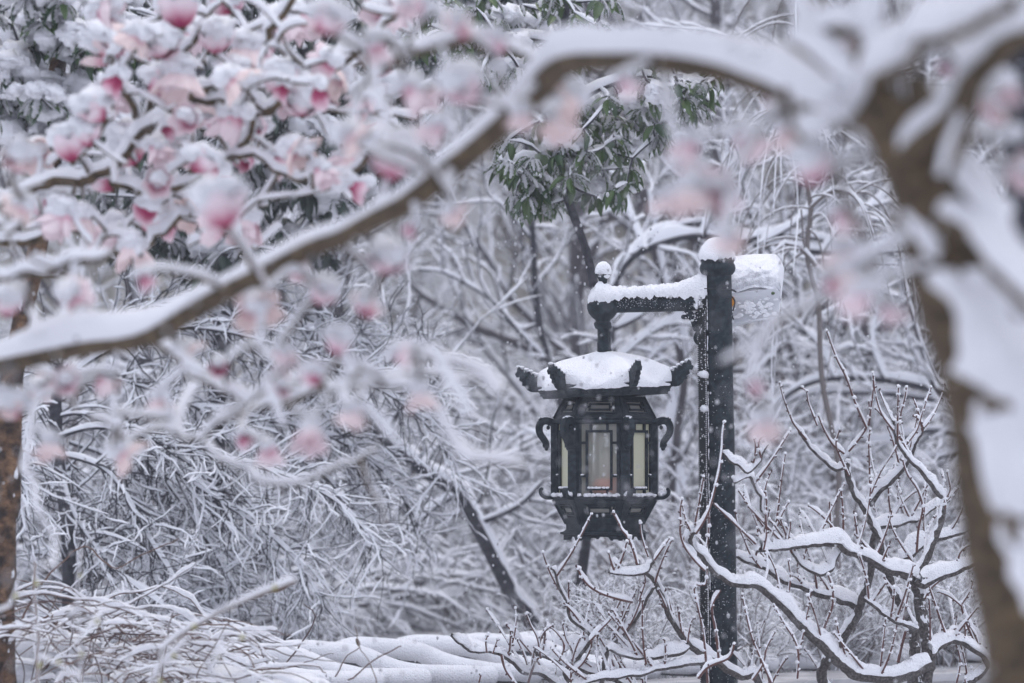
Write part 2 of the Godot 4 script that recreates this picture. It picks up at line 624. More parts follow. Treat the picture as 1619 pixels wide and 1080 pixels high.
	# what stands inside: a lamp holder and its bulb
	b = MB.new()
	lathe(b, lamp_c + Vector3(0.03, 66 * S, 0.06), [2 * S, 0.0, 30 * S, 0.5 * S, 33 * S, 8 * S, 33 * S, 24 * S, 26 * S, 30 * S, 3 * S, 31 * S], 20)
	put("lamp_holder", b, M.salmon, root)
	b = MB.new()
	lathe(b, lamp_c + Vector3(0.012, 94 * S, 0.02), [11 * S, 0.0, 13 * S, 6 * S, 13 * S, 40 * S, 8 * S, 50 * S, 0.5 * S, 53 * S], 16)
	put("bulb", b, M.white_bulb, root)

func renormal(b: MB) -> void:
	for i in b.n.size():
		b.n[i] = Vector3.ZERO
	var i := 0
	while i < b.ix.size():
		var p := b.ix[i]
		var q := b.ix[i + 1]
		var s := b.ix[i + 2]
		var nn := (b.v[s] - b.v[p]).cross(b.v[q] - b.v[p])
		b.n[p] += nn
		b.n[q] += nn
		b.n[s] += nn
		i += 3
	for k in b.n.size():
		b.n[k] = b.n[k].normalized() if b.n[k].length_squared() > 1e-20 else Vector3.UP

# sloping skirt of six framed panels with a fret in each; r0,y0 the narrow edge, r1,y1 the wide one
func skirt(root: Node3D, r0: float, y0: float, r1: float, y1: float, called: String, inset: float) -> void:
	for i in 6:
		var up := y1 < y0
		var n := (lp(r1, y1, i) - lp(r1, y1, i + 1)).cross(lp(r0, y0, i) - lp(r1, y1, i)).normalized()
		if n.dot(hexp(1, i + 0.5)) < 0: n = -n
		var at := func(u: float, t: float, o: float) -> Vector3:
			return lp(lerpf(r0, r1, t), lerpf(y0, y1, t), i).lerp(lp(lerpf(r0, r1, t), lerpf(y0, y1, t), i + 1), u) + n * o
		var b := MB.new()
		var th := 0.007
		var t0 := 0.30 if up else 0.16
		var t1 := 0.84 if up else 0.80
		var u0 := 0.17
		b.quad(at.call(0, 0, 0), at.call(1, 0, 0), at.call(1, t0, 0), at.call(0, t0, 0), n)
		b.quad(at.call(0, t1, 0), at.call(1, t1, 0), at.call(1, 1, 0), at.call(0, 1, 0), n)
		b.quad(at.call(0, t0, 0), at.call(u0, t0, 0), at.call(u0, t1, 0), at.call(0, t1, 0), n)
		b.quad(at.call(1 - u0, t0, 0), at.call(1, t0, 0), at.call(1, t1, 0), at.call(1 - u0, t1, 0), n)
		# reveal of the opening
		b.quad(at.call(u0, t0, 0), at.call(1 - u0, t0, 0), at.call(1 - u0, t0, -th), at.call(u0, t0, -th), at.call(0.5, 1, 0) - at.call(0.5, 0, 0))
		b.quad(at.call(u0, t1, 0), at.call(1 - u0, t1, 0), at.call(1 - u0, t1, -th), at.call(u0, t1, -th), at.call(0.5, 0, 0) - at.call(0.5, 1, 0))
		b.quad(at.call(u0, t0, 0), at.call(u0, t1, 0), at.call(u0, t1, -th), at.call(u0, t0, -th), at.call(1, 0.5, 0) - at.call(0, 0.5, 0))
		b.quad(at.call(1 - u0, t0, 0), at.call(1 - u0, t1, 0), at.call(1 - u0, t1, -th), at.call(1 - u0, t0, -th), at.call(0, 0.5, 0) - at.call(1, 0.5, 0))
		# corner rib
		bar(b, at.call(0, 0, 0), at.call(0, 1, 0), 4.5 * S, 4.5 * S, hexp(1, i))
		var pnl := put(called + "_panel", b, M.metal, root)
		b = MB.new()
		b.quad(at.call(u0, t0, -th), at.call(1 - u0, t0, -th), at.call(1 - u0, t1, -th), at.call(u0, t1, -th), n)
		put("backing_pane", b, M.glass_dim, pnl)
		b = MB.new()
		var tm := (t0 + t1) * 0.5
		for e in [[u0, t0 + 0.06, 1 - u0, t0 + 0.06], [u0, t1 - 0.06, 1 - u0, t1 - 0.06], [u0 + 0.03, t0, u0 + 0.03, t1], [1 - u0 - 0.03, t0, 1 - u0 - 0.03, t1],
			[u0 + 0.1, tm + 0.12, 1 - u0 - 0.1, tm + 0.12], [u0 + 0.1, tm - 0.12, 1 - u0 - 0.1, tm - 0.12], [u0, tm, u0 + 0.12, tm], [1 - u0 - 0.12, tm, 1 - u0, tm],
			[u0 + 0.11, tm - 0.16, u0 + 0.11, tm + 0.16], [1 - u0 - 0.11, tm - 0.16, 1 - u0 - 0.11, tm + 0.16]]:
			var o := -0.0025 if e[1] == e[3] else -0.0035
			bar(b, at.call(e[0], e[1], o), at.call(e[2], e[3], o), 2.6 * S, 0.004, n)
		put("fret", b, M.metal, pnl)

func build_lamp_post() -> void:
	var metal: Material = M.metal
	var foot := P(1151, 1640, 14.0)
	foot.y = -0.02
	var root := thing("lamp_post", foot, "tall dark green metal lamp post with a snow covered side arm", "lamp post")
	var b := MB.new()
	var top := P(1135, 425, 14.0)
	var ax := (top - foot).normalized()
	var q := func(px: float, py: float) -> Vector3: return P(px, py, 14.0)
	tube(b, PackedVector3Array([foot, q.call(1144.5, 1120), q.call(1143.2, 1000)]), PackedFloat32Array([22.5 * S, 22.5 * S, 22.5 * S]), 28)
	tube(b, PackedVector3Array([q.call(1143.2, 1000.3), q.call(1139.3, 673)]), PackedFloat32Array([22.1 * S, 22.1 * S]), 28)
	put("lower_shaft", b, metal, root)
	b = MB.new()
	tube(b, PackedVector3Array([q.call(1139.3, 672), q.call(1135.6, 430)]), PackedFloat32Array([21.3 * S, 21.0 * S]), 28)
	put("upper_shaft", b, metal, root)
	b = MB.new()
	lathe(b, q.call(1134.8, 433), [20 * S, -3 * S, 24 * S, -1 * S, 27.5 * S, 4 * S, 28.5 * S, 9 * S, 27.5 * S, 14 * S, 25.5 * S, 17 * S, 26.5 * S, 21 * S, 26.5 * S, 26 * S, 2 * S, 27 * S], 28, ax)
	put("cap_collar", b, metal, root)
	b = MB.new()   # egg of snow on top
	var base := b.v.size()
	var hp := [[27.5, 411.5], [29.5, 408], [28.5, 402], [26.5, 396], [23, 389], [18.5, 382], [12.5, 377.5], [6.0, 375.5], [0.2, 375]]
	for e in hp:
		for k in 40:
			var a := TAU * k / 40
			var d := Vector3(sin(a), 0, cos(a))
			var nz := noise.get_noise_3dv(d * 34.0 + Vector3(0, float(e[1]) * 3.0, 0)) * 1.6
			var fz := noise.get_noise_3dv(d * 170.0 + Vector3(0, float(e[1]) * 9.0, 0))
			b.put(q.call(1133.8, e[1] + (fz * 4.0 + nz * 3.0 if e[1] > 404 else 0.0)) + d * (e[0] + nz * 1.6 + fz * 1.0) * S, Vector3.UP)
	b.grid(base, hp.size(), 40)
	renormal(b)
	put("cap_snow", b, M.snow, root)
	# arm, ball elbow, neck rings and finial
	b = MB.new()
	tube(b, PackedVector3Array([q.call(1118, 477.5), q.call(1040, 480), q.call(955, 482)]), PackedFloat32Array([13.5 * S, 13.2 * S, 13 * S]), 24)
	var arm := put("arm", b, metal, root)
	b = MB.new()
	lathe(b, q.call(953, 514), [12 * S, -4 * S, 14 * S, 0.0, 14 * S, 3 * S, 11 * S, 6 * S, 12 * S, 8 * S, 17 * S, 12 * S, 22 * S, 18 * S, 24.5 * S, 25 * S, 25 * S, 31 * S, 24 * S, 39 * S, 20 * S, 46 * S, 12 * S, 51 * S, 1 * S, 52.5 * S], 28)
	put("elbow", b, metal, root)
	b = MB.new()
	lathe(b, q.call(954, 557), [9.5 * S, 0, 10 * S, 14 * S, 9 * S, 17 * S, 9.5 * S, 36 * S, 13 * S, 38 * S, 14 * S, 41 * S, 12 * S, 44 * S], 20)
	put("drop_tube", b, metal, root)
	b = MB.new()
	lathe(b, q.call(953.5, 466), [5 * S, 0, 6 * S, 18 * S, 7 * S, 24 * S, 10 * S, 28 * S, 13.2 * S, 31.5 * S, 12 * S, 34.5 * S, 2 * S, 35.5 * S], 20)
	put("finial", b, metal, root)
	b = MB.new()
	blob(b, q.call(954, 428), Vector3(13.2, 14.5, 13.2) * S, 12, 18, 0.06)
	put("finial_snow", b, M.snow, root)
	# snow on the arm, deep and rough edged
	b = MB.new()
	base = b.v.size()
	var mm := 110
	for i in mm:
		var u := float(i) / (mm - 1)
		var px := lerpf(929.0, 1117.0, u)
		var hump := 449.0 + 4.0 * sin(u * 5.0) - 13.0 * smoothstep(0.72, 1.0, u) - 6.0 * exp(-pow((px - 948) / 14.0, 2.0))
		var lowf := 474.0 - 4.0 * u + 6.0 * noise.get_noise_2d(px * 3.0, 4.0)
		if px < 985: lowf += 6.0 * (1.0 - smoothstep(960.0, 985.0, px))
		var rad := 16.5
		if px < 980: rad = 25.5 - 9.0 * smoothstep(962.0, 982.0, px)
		if u < 0.10:
			hump = lerpf(hump + 27.0, hump, sqrt(u / 0.10))
			rad *= 0.4 + 0.6 * sqrt(u / 0.10)
		var k := 15
		for j in k:
			var a := PI * 1.24 * (float(j) / (k - 1) - 0.5)
			var rg := noise.get_noise_3d(px * 14.0, j * 46.0, 3.0)
			var rs := noise.get_noise_3d(px * 3.6, j * 14.0, 8.0)
			var y := lowf - (lowf - hump) * (cos(a) + 0.35) / 1.35 + rg * 2.4 + rs * 4.0
			var z := sin(a) * rad * (1.0 + 0.10 * rs + 0.05 * rg)
			b.put(q.call(px, y) + Vector3(0, 0, z * S), Vector3.UP)
	for i in mm - 1:
		for j in 14:
			var a := base + i * 15 + j
			b.ix.append(a); b.ix.append(a + 15); b.ix.append(a + 1)
			b.ix.append(a + 1); b.ix.append(a + 15); b.ix.append(a + 16)
	renormal(b)
	if b.n[7].y < 0 or b.n[15 * 50 + 7].y < 0:
		flip(b)
	put("arm_snow", b, M.snow, arm)
	# cloud scroll under the arm, beside the post
	b = MB.new()
	var f := Transform3D(Basis(Vector3.RIGHT * S, Vector3.UP * S, Vector3.BACK * S), q.call(1104, 505))
	plate(b, pts2([6, 12, -8, 12, -15, 15, -20, 17, -22, 12, -18, 8, -24, 7, -27, 3, -22, 0, -15, 1, -12, -3, -10, -10, -6, -17, -2, -19, 0, -14, 0, -6, 6, -2]), 8.0, f)
	for e in [[-18, 14, 4.5], [-23, 4, 4.5], [-4, -16, 4], [-10, 5, 6]]:
		blob(b, f * Vector3(e[0], e[1], 0), Vector3(e[2], e[2] * 0.8, 6) * S, 7, 9, 0.1)
	plate(b, arc_outline(smooth2(pts2([4, -18, -2, -22, -5, -30, -2, -37, 4, -40]), 4), 3.2, 2.2), 7.0, f)
	put("cloud_bracket", b, metal, root)
	b = MB.new()
	for k in 26:
		blob(b, q.call(1106 - rng.randf() * 22, 494 + rng.randf() * 14) + Vector3(0, 0, rng.randf_range(0.0, 0.012)), Vector3(2.2, 1.5, 2.0) * S * rng.randf_range(0.5, 1.2), 5, 6, 0.4)
	for k in 30:   # lumps hanging where arm and post meet
		blob(b, q.call(1097 + rng.randf() * 12, 470 + rng.randf() * 16) + Vector3(0, 0, 0.03), Vector3(2.6, 3.2, 2.4) * S * rng.randf_range(0.5, 1.3), 5, 6, 0.4)
	put("bracket_snow", b, M.snow, root)
	# powder that the wind has blown on to the post
	var speck := SphereMesh.new()
	speck.radius = 1.0
	speck.height = 1.4
	speck.radial_segments = 6
	speck.rings = 3
	speck.material = M.snow
	var where := []
	for k in 950:
		var py := 440.0 + 640.0 * pow(rng.randf(), 0.36)
		var an := rng.randf_range(-1.5, 0.35) if rng.randf() < 0.8 else rng.randf_range(0.2, 1.5)
		var r := S * (0.3 + 0.9 * pow(rng.randf(), 2.0)) * (1.9 if rng.randf() < 0.05 else 1.0)
		where.append(Transform3D(Basis.from_scale(Vector3.ONE * r), q.call(1136 + (py - 440) * 0.0128, py) + Vector3(sin(an), 0, cos(an)) * 21.8 * S - foot))
	for k in 260:
		var px := rng.randf_range(935, 1110)
		var an := rng.randf_range(-0.9, 0.6)
		where.append(Transform3D(Basis.from_scale(Vector3.ONE * S * rng.randf_range(0.4, 1.0)), q.call(px, 481 - sin(an) * 13.0 * -1.0) + Vector3(0, 0, cos(an) * 13.2) * S - foot))
	many("blown_snow", speck, where, root)

	# ribbed conduit strapped to the side of the post
	var c0 := q.call(1118, 1640) as Vector3
	c0.y = 0.0
	var con := thing("ribbed_conduit", Vector3(c0.x, 0, c0.z), "black ribbed cable conduit strapped along the left side of the lamp post", "conduit")
	b = MB.new()
	var ca: Vector3 = q.call(1117.5, 1560)
	var cb: Vector3 = q.call(1108.5, 459)
	var cz := Vector3(0, 0, 0.012)
	bar(b, ca + cz, cb + cz, 9.5 * S, 16 * S, Vector3.BACK)
	put("core", b, M.rubber, con)
	b = MB.new()
	var nr := 250
	for k in nr:
		var p := cb.lerp(ca, float(k) / nr * 0.72) + cz
		b.box(Transform3D(Basis.IDENTITY, p), Vector3(12.6 * S, 1.6 * S, 19 * S))
	put("rib", b, M.rubber, con, true)
	b = MB.new()
	for e in [[1112, 592, 9, 7], [1112, 646, 8, 6.5], [1109, 458, 7, 3]]:
		blob(b, q.call(e[0], e[1]) + cz * 2.0, Vector3(e[2], e[3], e[2]) * S, 9, 12, 0.25)
	for k in 110:   # thread of snow in the gap beside the post
		var py := lerpf(465, 1060, float(k) / 110)
		if rng.randf() < 0.8:
			blob(b, q.call(1117.2 + (py - 465) * 0.0105 + rng.randf_range(-0.4, 0.4), py) + Vector3(0, 0, 0.030), Vector3(1.0, 4.2, 1.0) * S * rng.randf_range(0.5, 1.15), 5, 6, 0.4)
	for k in 200:
		var py := lerpf(465, 1060, rng.randf())
		blob(b, q.call(1109 + (py - 459) * 0.0085 + rng.randf_range(-5, 6), py) + Vector3(0, 0, 0.012 + 9.6 * S), Vector3.ONE * S * rng.randf_range(0.4, 1.1), 4, 5, 0.3)
	put("snow", b, M.snow, con, true)
	# wire tie
	b = MB.new()
	var ring := PackedVector3Array()
	for k in 33:
		var a := TAU * k / 32
		ring.append(q.call(1134 , 457.5) + Vector3(sin(a) * 27.5, cos(a) * -0.6 - sin(a) * 1.2, cos(a) * 25.0) * S)
	tube(b, ring, taper(33, 0.0016, 0.0016), 6)
	tube(b, PackedVector3Array([q.call(1155, 458.5) + Vector3(0, 0, 0.045), q.call(1163, 462) + Vector3(0, 0, 0.03)]), PackedFloat32Array([0.0035, 0.003]), 6)
	put("wire_tie", b, M.rubber, con)

	# translucent box behind the post
	var pb := q.call(1199, 506) as Vector3
	var box := thing("clear_box", pb + Vector3(0, 0, -0.12), "clear plastic weather box with deep snow cap, behind the post's right side", "box")
	b = MB.new()
	var o2 := pts2([-44, -6, -44, 40, -43, 44, 32, 48, 40, 42, 36, 14, 30, 7], S)
	plate(b, o2, 0.10, Transform3D(Basis(Vector3(1, 0.06, 0).normalized(), Vector3(-0.06, 1, -0.1).normalized(), Vector3(0, 0.1, 1).normalized()), box.position + Vector3(0, 0, 0.0)))
	put("shell", b, M.clear_plastic, box)
	b = MB.new()
	bar(b, q.call(1157, 511) - Vector3(0, 0, 0.06), q.call(1228, 501) - Vector3(0, 0, 0.06), 3.0 * S, 0.012, Vector3.BACK)
	bar(b, q.call(1157, 468.5) - Vector3(0, 0, 0.055), q.call(1226, 465.5) - Vector3(0, 0, 0.055), 1.6 * S, 0.012, Vector3.BACK)
	put("edge_strip", b, M.clear_plastic, box)
	b = MB.new()   # snow heaped on and over it
	base = b.v.size()
	var sx := 44
	var sy := 26
	for i in sy:
		var v := float(i) / (sy - 1)
		for j in sx:
			var u := float(j) / (sx - 1)
			var px := lerpf(1136, 1249, u)
			var topy := 404.0 - 9.0 * sin(u * PI * 0.72) + 22.0 * pow(maxf(0.0, u - 0.84) / 0.16, 2.2)
			var boty := 460.0 + 3.0 * sin(u * 9.0) - 5.0 * smoothstep(0.2, 0.7, u) + (3.0 if u > 0.86 else 0.0) + 34.0 * smoothstep(0.86, 0.97, u)
			if u > 0.93: px -= (v * 12.0)
			var py := lerpf(topy, boty, v)
			var bulge := sqrt(maxf(0.0, sin(clampf(v * 1.15, 0, 1) * PI * 0.92 + 0.12))) * sqrt(clampf((1.0 - u) * 9.0, 0.05, 1.0))
			var wv := noise.get_noise_2d(px * 1.6, py * 2.6) * 0.018 + noise.get_noise_2d(px * 6.0, py * 8.0) * 0.002
			b.put(q.call(px, py) + Vector3(0, 0, -0.15 - 0.15 * (1.0 - v) + 0.09 * bulge + wv), Vector3.UP)
	var heap := MB.new()   # front and far side sewn together into one closed heap
	for i in range(-1, sy + 1):
		var ii := clampi(i, 0, sy - 1)
		var shut := 0.02 if i != ii else 1.0
		var zb: float = q.call(1190, 440).z - 0.48
		for j in sx:
			var w := b.v[ii * sx + j]
			var zm := (w.z + zb) * 0.5
			heap.put(Vector3(w.x, w.y, lerpf(zm, w.z, shut)), Vector3.UP)
		for j in sx:
			var w := b.v[ii * sx + sx - 1 - j]
			var zm := (w.z + zb) * 0.5
			heap.put(Vector3(w.x, w.y, lerpf(zm, zb + 0.01 * sin(ii * 0.7), shut)), Vector3.UP)
	heap.grid(0, sy + 2, sx * 2)
	renormal(heap)
	if heap.n[sx * 2 * 13 + 20].z < 0: flip(heap)
	b = heap
	put("snow_cap", b, M.snow, box)
	b = MB.new()
	for k in 46:
		blob(b, q.call(1160 + rng.randf() * 70, 470 + rng.randf() * 32) + Vector3(0, 0, -0.058), Vector3(6.0, 3.4, 1.0) * S * rng.randf_range(0.3, 1.1), 5, 7, 0.5)
	put("stuck_snow", b, M.snow, box, true)
	b = MB.new()
	plate(b, smooth2(pts2([-4, 14, 2, 12, 4, 6, 2, 0, -1, -4, -5, -2, -5, 10]), 2), 3.0, Transform3D(Basis(Vector3.RIGHT * S, Vector3.UP * S, Vector3.BACK * S), q.call(1159, 481) - Vector3(0, 0, 0.03)))
	put("orange_tag", b, M.orange, box)
	b = MB.new()
	tube(b, smooth(PackedVector3Array([q.call(1157, 469), q.call(1162, 476), q.call(1160, 488), q.call(1157, 498), q.call(1160, 505)]), 0.008), taper(30, 0.003, 0.003).slice(0, smooth(PackedVector3Array([q.call(1157, 469), q.call(1162, 476), q.call(1160, 488), q.call(1157, 498), q.call(1160, 505)]), 0.008).size()), 6)
	put("strap", b, M.rubber, box)
	b = MB.new()
	blob(b, q.call(1223.5, 463) - Vector3(0, 0, 0.04), Vector3(3, 2.6, 3) * S, 6, 8, 0.2)
	put("knob", b, M.leaf_plain, box)

func flip(b: MB) -> void:
	var i := 0
	while i < b.ix.size():
		var t := b.ix[i + 1]
		b.ix[i + 1] = b.ix[i + 2]
		b.ix[i + 2] = t
		i += 3
	for k in b.n.size():
		b.n[k] = -b.n[k]

# ---------------------------------------------------------------- plants
func rv() -> Vector3:
	return Vector3(rng.randf_range(-1, 1), rng.randf_range(-1, 1), rng.randf_range(-1, 1))

func perp(d: Vector3) -> Vector3:
	var q := d.cross(rv())
	return q.normalized() if q.length() > 0.01 else d.cross(Vector3(0.3, 0.9, 0.2)).normalized()

func bezier(a: Vector3, c: Vector3, d: Vector3, m: int) -> PackedVector3Array:
	var o := PackedVector3Array()
	for i in m:
		var t := float(i) / (m - 1)
		o.append(a.lerp(c, t).lerp(c.lerp(d, t), t))
	return o

# branching by levels; bk holds one mesh for each level, sn the snow
func grow(bk: Array, sn: MB, p0: Vector3, dir: Vector3, L: float, r: float, lev: int, o: Dictionary) -> void:
	var m: int = o.seg[lev]
	var d := dir.normalized()
	var p := PackedVector3Array([p0])
	var q := p0
	for i in m:
		d = (d + rv() * o.wob[lev] + Vector3.UP * o.trop[lev]).normalized()
		q += d * L / m
		p.append(q)
	var rr := taper(m + 1, r, r * o.end[lev])
	var b: MB = bk[mini(lev, bk.size() - 1)]
	tube(b, p, rr, o.sides[lev], 0.0, false)
	if o.sh[lev] > 0.0 and rng.randf() >= o.get("bare", 0.0):
		snow_on(sn, p, rr, o.sh[lev], o.sw[lev], o.sk, 0.85, 11.0, o.get("keep", 0.0))
	if lev >= o.lev:
		return
	var n: int = o.kids[lev]
	for i in n:
		var t := lerpf(o.t0[lev], 0.98, (i + rng.randf()) / n) * m
		var k := mini(int(t), m - 1)
		var at := p[k].lerp(p[k + 1], t - k)
		var td := (p[k + 1] - p[k]).normalized()
		var cd := td.rotated(perp(td), deg_to_rad(o.ang[lev] * rng.randf_range(0.6, 1.25)))
		if o.has("flat"): cd.z *= o.flat
		grow(bk, sn, at, cd, L * o.ratio[lev] * (1.0 - 0.45 * t / m) * rng.randf_range(0.65, 1.25), lerpf(rr[k], rr[k + 1], t - k) * rng.randf_range(0.5, 0.68), lev + 1, o)

# limb traced by points; radii in picture pixels at the nearer end's distance
func limb(l: Array, d0: float, d1: float, r0: float, r1: float, step: float, pw := 1.0) -> Dictionary:
	var p := smooth(path(l, d0, d1), step)
	return {"p": p, "r": taper(p.size(), r0 * d0 / FOCAL_PX, r1 * d1 / FOCAL_PX, pw)}

# joins every target to the nearest point of what has grown so far
func reach(nodes: PackedVector3Array, targets: Array, bk: MB, sn: MB, r0: float, r1: float, high: float, wide: float, sag: float, sides := 5, step := 0.02, lump := 0.5) -> void:
	var near := []
	for t in targets:
		var best := 1e9
		for q in nodes:
			best = minf(best, q.distance_squared_to(t))
		near.append([best, t])
	near.sort_custom(func(a, b): return a[0] < b[0])
	for e in near:
		var t: Vector3 = e[1]
		var best := 1e9
		var from := Vector3.ZERO
		for q in nodes:
			var dd := q.distance_squared_to(t)
			if dd < best:
				best = dd
				from = q
		var L := sqrt(best)
		if L < 0.01: continue
		var mid := from.lerp(t, rng.randf_range(0.35, 0.65)) + rv() * L * 0.22 + Vector3(0, sag * L, 0)
		var m := clampi(int(L / step), 4, 40)
		var p := bezier(from, mid, t, m)
		var wob := rv() * 50.0
		for i in m:
			p[i] += Vector3(noise.get_noise_3dv(p[i] * 60.0 + wob), noise.get_noise_3dv(p[i] * 60.0 - wob), noise.get_noise_3dv(p[i] * 55.0)) * 0.16 * L * sin(PI * i / (m - 1.0)) * 0.6
		var rr := taper(m, minf(r0, r1 + L * 0.02), r1)
		tube(bk, p, rr, sides, 0.1)
		snow_on(sn, p, rr, high * rng.randf_range(0.7, 1.2), wide, 7, lump, 10.0, 0.2)
		for i in range(1, m, 2):
			nodes.append(p[i])

# ------------------------------------------------ magnolia blossoms
var petal_mesh := []
var blossom_kinds := []

func make_petal(a0: float, a1: float, L: float, W: float, pale: float, peach: float) -> ArrayMesh:
	var b := MB.new()
	b.use_col = true
	var y := 0.0
	var x := 0.003
	var rows := 9
	var base := 0
	for side in [1.0]:
		y = 0.0
		x = 0.003
		base = b.v.size()
		for i in rows:
			var t := float(i) / (rows - 1)
			var f := deg_to_rad(lerpf(a0, a1, pow(t, 1.2)))
			var w := W * (0.28 + 0.72 * sin(PI * minf(1.0, pow(t, 0.85) * 0.62 + 0.02))) * sqrt(maxf(0.0, 1.0 - pow(t, 6.0)))
			var k := clampf(pow(t, 0.75) * 1.45 - 0.20 + pale, 0.0, 1.0)
			var tipc := Color(0.85, 0.72, 0.76).lerp(Color(0.84, 0.66, 0.57), peach)
			b.col = Color(0.34, 0.012, 0.085).lerp(Color(0.60, 0.18, 0.28), minf(1.0, k * 2.0)).lerp(tipc, clampf(k * 1.9 - 0.5, 0.0, 1.0))
			var nrm := Vector3(cos(f), -sin(f), 0)
			for j in 7:
				var s := (j - 3) / 3.0
				var cup := -s * s * w * 0.55
				b.put(Vector3(x, y, 0) + nrm * (cup + 0.0004 * side) + Vector3(0, 0, s * w), nrm)
			x += sin(f) * L / (rows - 1)
			y += cos(f) * L / (rows - 1)
		if side > 0:
			b.grid(base, rows, 7, false)
		else:
			var s0 := b.ix.size()
			b.grid(base, rows, 7, false)
			while s0 < b.ix.size():
				var t := b.ix[s0 + 1]
				b.ix[s0 + 1] = b.ix[s0 + 2]
				b.ix[s0 + 2] = t
				s0 += 3
	renormal(b)
	if b.n[7 * 4 + 3].x < 0 and a1 < 60: flip(b)
	return b.mesh(Vector3.ZERO, M.petal)

func make_blossoms() -> void:
	# [tilt, base angle, tip angle, length, petals, snow size, pale, peach]
	var kinds := [[15, 55, -16, 0.058, 6, 1.2, -0.1, 0.0], [50, 50, -4, 0.060, 6, 1.15, -0.2, 0.0], [95, 45, 4, 0.064, 6, 1.05, 0.0, 0.15], [140, 32, 8, 0.072, 6, 0.95, 0.0, 0.1],
		[165, 40, 18, 0.072, 7, 1.1, 0.14, 0.35], [30, 60, 22, 0.060, 6, 1.3, -0.05, 0.4], [110, 40, -8, 0.055, 5, 1.0, -0.45, 0.0], [125, 50, 30, 0.062, 7, 1.15, 0.1, 0.55], [150, 20, 2, 0.050, 5, 0.7, -0.4, 0.0]]
	for k in kinds:
		var root := Node3D.new()
		root.name = "blossom"
		var petals := []
		for v in 2:
			petals.append(make_petal(k[1] + v * 8, k[2] + v * 14, k[3] * (1.0 - 0.06 * v), 0.0165 + 0.002 * v, k[6], k[7]))
		var tilt := Basis(Vector3(0.2, 0, 1).normalized(), deg_to_rad(-k[0]))
		for i in k[4]:
			var a: float = TAU * i / k[4] + rng.randf_range(-0.25, 0.25)
			var sc := rng.randf_range(0.88, 1.08)
			put_mesh("petal", petals[i % 2], Transform3D(tilt * Basis(Vector3.UP, a) * Basis(Vector3(0, 0, 1), rng.randf_range(-0.2, 0.12)) * Basis.from_scale(Vector3.ONE * sc), Vector3.ZERO), root)
		var b := MB.new()
		var ctr := tilt * Vector3(0, k[3] * 0.55, 0)
		var sz: float = k[5] * 1.14
		var reachup := absf((tilt * Vector3(0, k[3] * 0.5, 0)).y)
		if k[0] < 80:
			blob(b, ctr + Vector3(0, reachup * 0.75, 0), Vector3(0.027, 0.0145, 0.022) * sz, 12, 16, 0.5, Basis(Vector3(0, 0, 1), rng.randf_range(-0.4, 0.4)))
			blob(b, ctr + Vector3(0.008, reachup * 0.3, -0.006), Vector3(0.021, 0.015, 0.018) * sz, 9, 12, 0.5)
			blob(b, ctr + Vector3(-0.012, reachup * 0.45, 0.008), Vector3(0.018, 0.010, 0.016) * sz, 9, 12, 0.5)
		else:
			blob(b, Vector3(0, 0.010, 0) + ctr * 0.25, Vector3(0.022, 0.013, 0.019) * sz, 12, 16, 0.5)
			blob(b, ctr * 0.7 + Vector3(0.006, 0.013, 0.0), Vector3(0.021, 0.011, 0.016) * sz, 10, 14, 0.5)
			blob(b, ctr * 0.2 + Vector3(-0.012, 0.002, 0.006), Vector3(0.015, 0.014, 0.014) * sz, 9, 12, 0.25)
		put_mesh("snow_cap", b.mesh(Vector3.ZERO, M.snow), Transform3D.IDENTITY, root)
		b = MB.new()
		blob(b, Vector3.ZERO, Vector3(0.006, 0.008, 0.006), 7, 8, 0.1)
		put_mesh("bud_scale", b.mesh(Vector3.ZERO, M.bark_brown), Transform3D.IDENTITY, root)
		blossom_kinds.append(root)

func add_blossom(root: Node3D, at: Vector3, size_m: float, kind: int) -> void:
	var o: Node3D = blossom_kinds[kind % blossom_kinds.size()].duplicate()
	root.add_child(o, true)
	o.transform = Transform3D(Basis(Vector3.UP, rng.randf() * TAU) * Basis.from_scale(Vector3.ONE * size_m / 0.068), at - root.position)

# blossoms: x, y, size in pixels, kind
func magnolia(root: Node3D, limbs: Array, blossoms: Array, extra: Array, dep: Callable, jit: float, twig_r: float, high: float, wide: float) -> void:
	var nodes := PackedVector3Array()
	for l in limbs:
		var b := MB.new()
		tube(b, l.p, l.r, 14, 0.22)
		var part := put(l.get("name", "branch"), b, M.bark_brown, root)
		if l.get("sh", 0.0) > 0.0:
			b = MB.new()
			snow_on(b, l.p, l.r, l.sh, l.get("sw", 0.02), 12, l.get("lump", 0.35), l.get("freq", 3.0), l.get("keep", 0.0))
			put("branch_snow", b, M.snow, part)
		for q in l.p.size():
			if q % 2 == 0: nodes.append(l.p[q])
	var targets := []
	for e in blossoms:
		var d: float = dep.call(float(e[0]), float(e[1])) + rng.randf_range(-jit, jit)
		var at := P(e[0], e[1], d)
		targets.append(at)
		add_blossom(root, at, e[2] * d / FOCAL_PX, e[3])
	for e in extra:
		targets.append(P(e[0], e[1], dep.call(float(e[0]), float(e[1])) + rng.randf_range(-jit, jit)))
	var bk := MB.new()
	var sn := MB.new()
	reach(nodes, targets, bk, sn, twig_r * 2.2, twig_r, high, wide, 0.10, 6, 0.012, 0.55)
	var tw := put("twigs", bk, M.bark_brown, root, true)
	put("twig_snow", sn, M.snow, tw, true)

func fill_poly(poly: Array, n: int) -> Array:
	var pg := pts2(poly)
	var lo := pg[0]
	var hi := pg[0]
	for q in pg:
		lo = lo.min(q)
		hi = hi.max(q)
	var o := []
	while o.size() < n:
		var q := Vector2(rng.randf_range(lo.x, hi.x), rng.randf_range(lo.y, hi.y))
		if Geometry2D.is_point_in_polygon(q, pg):
			o.append([q.x, q.y])
	return o

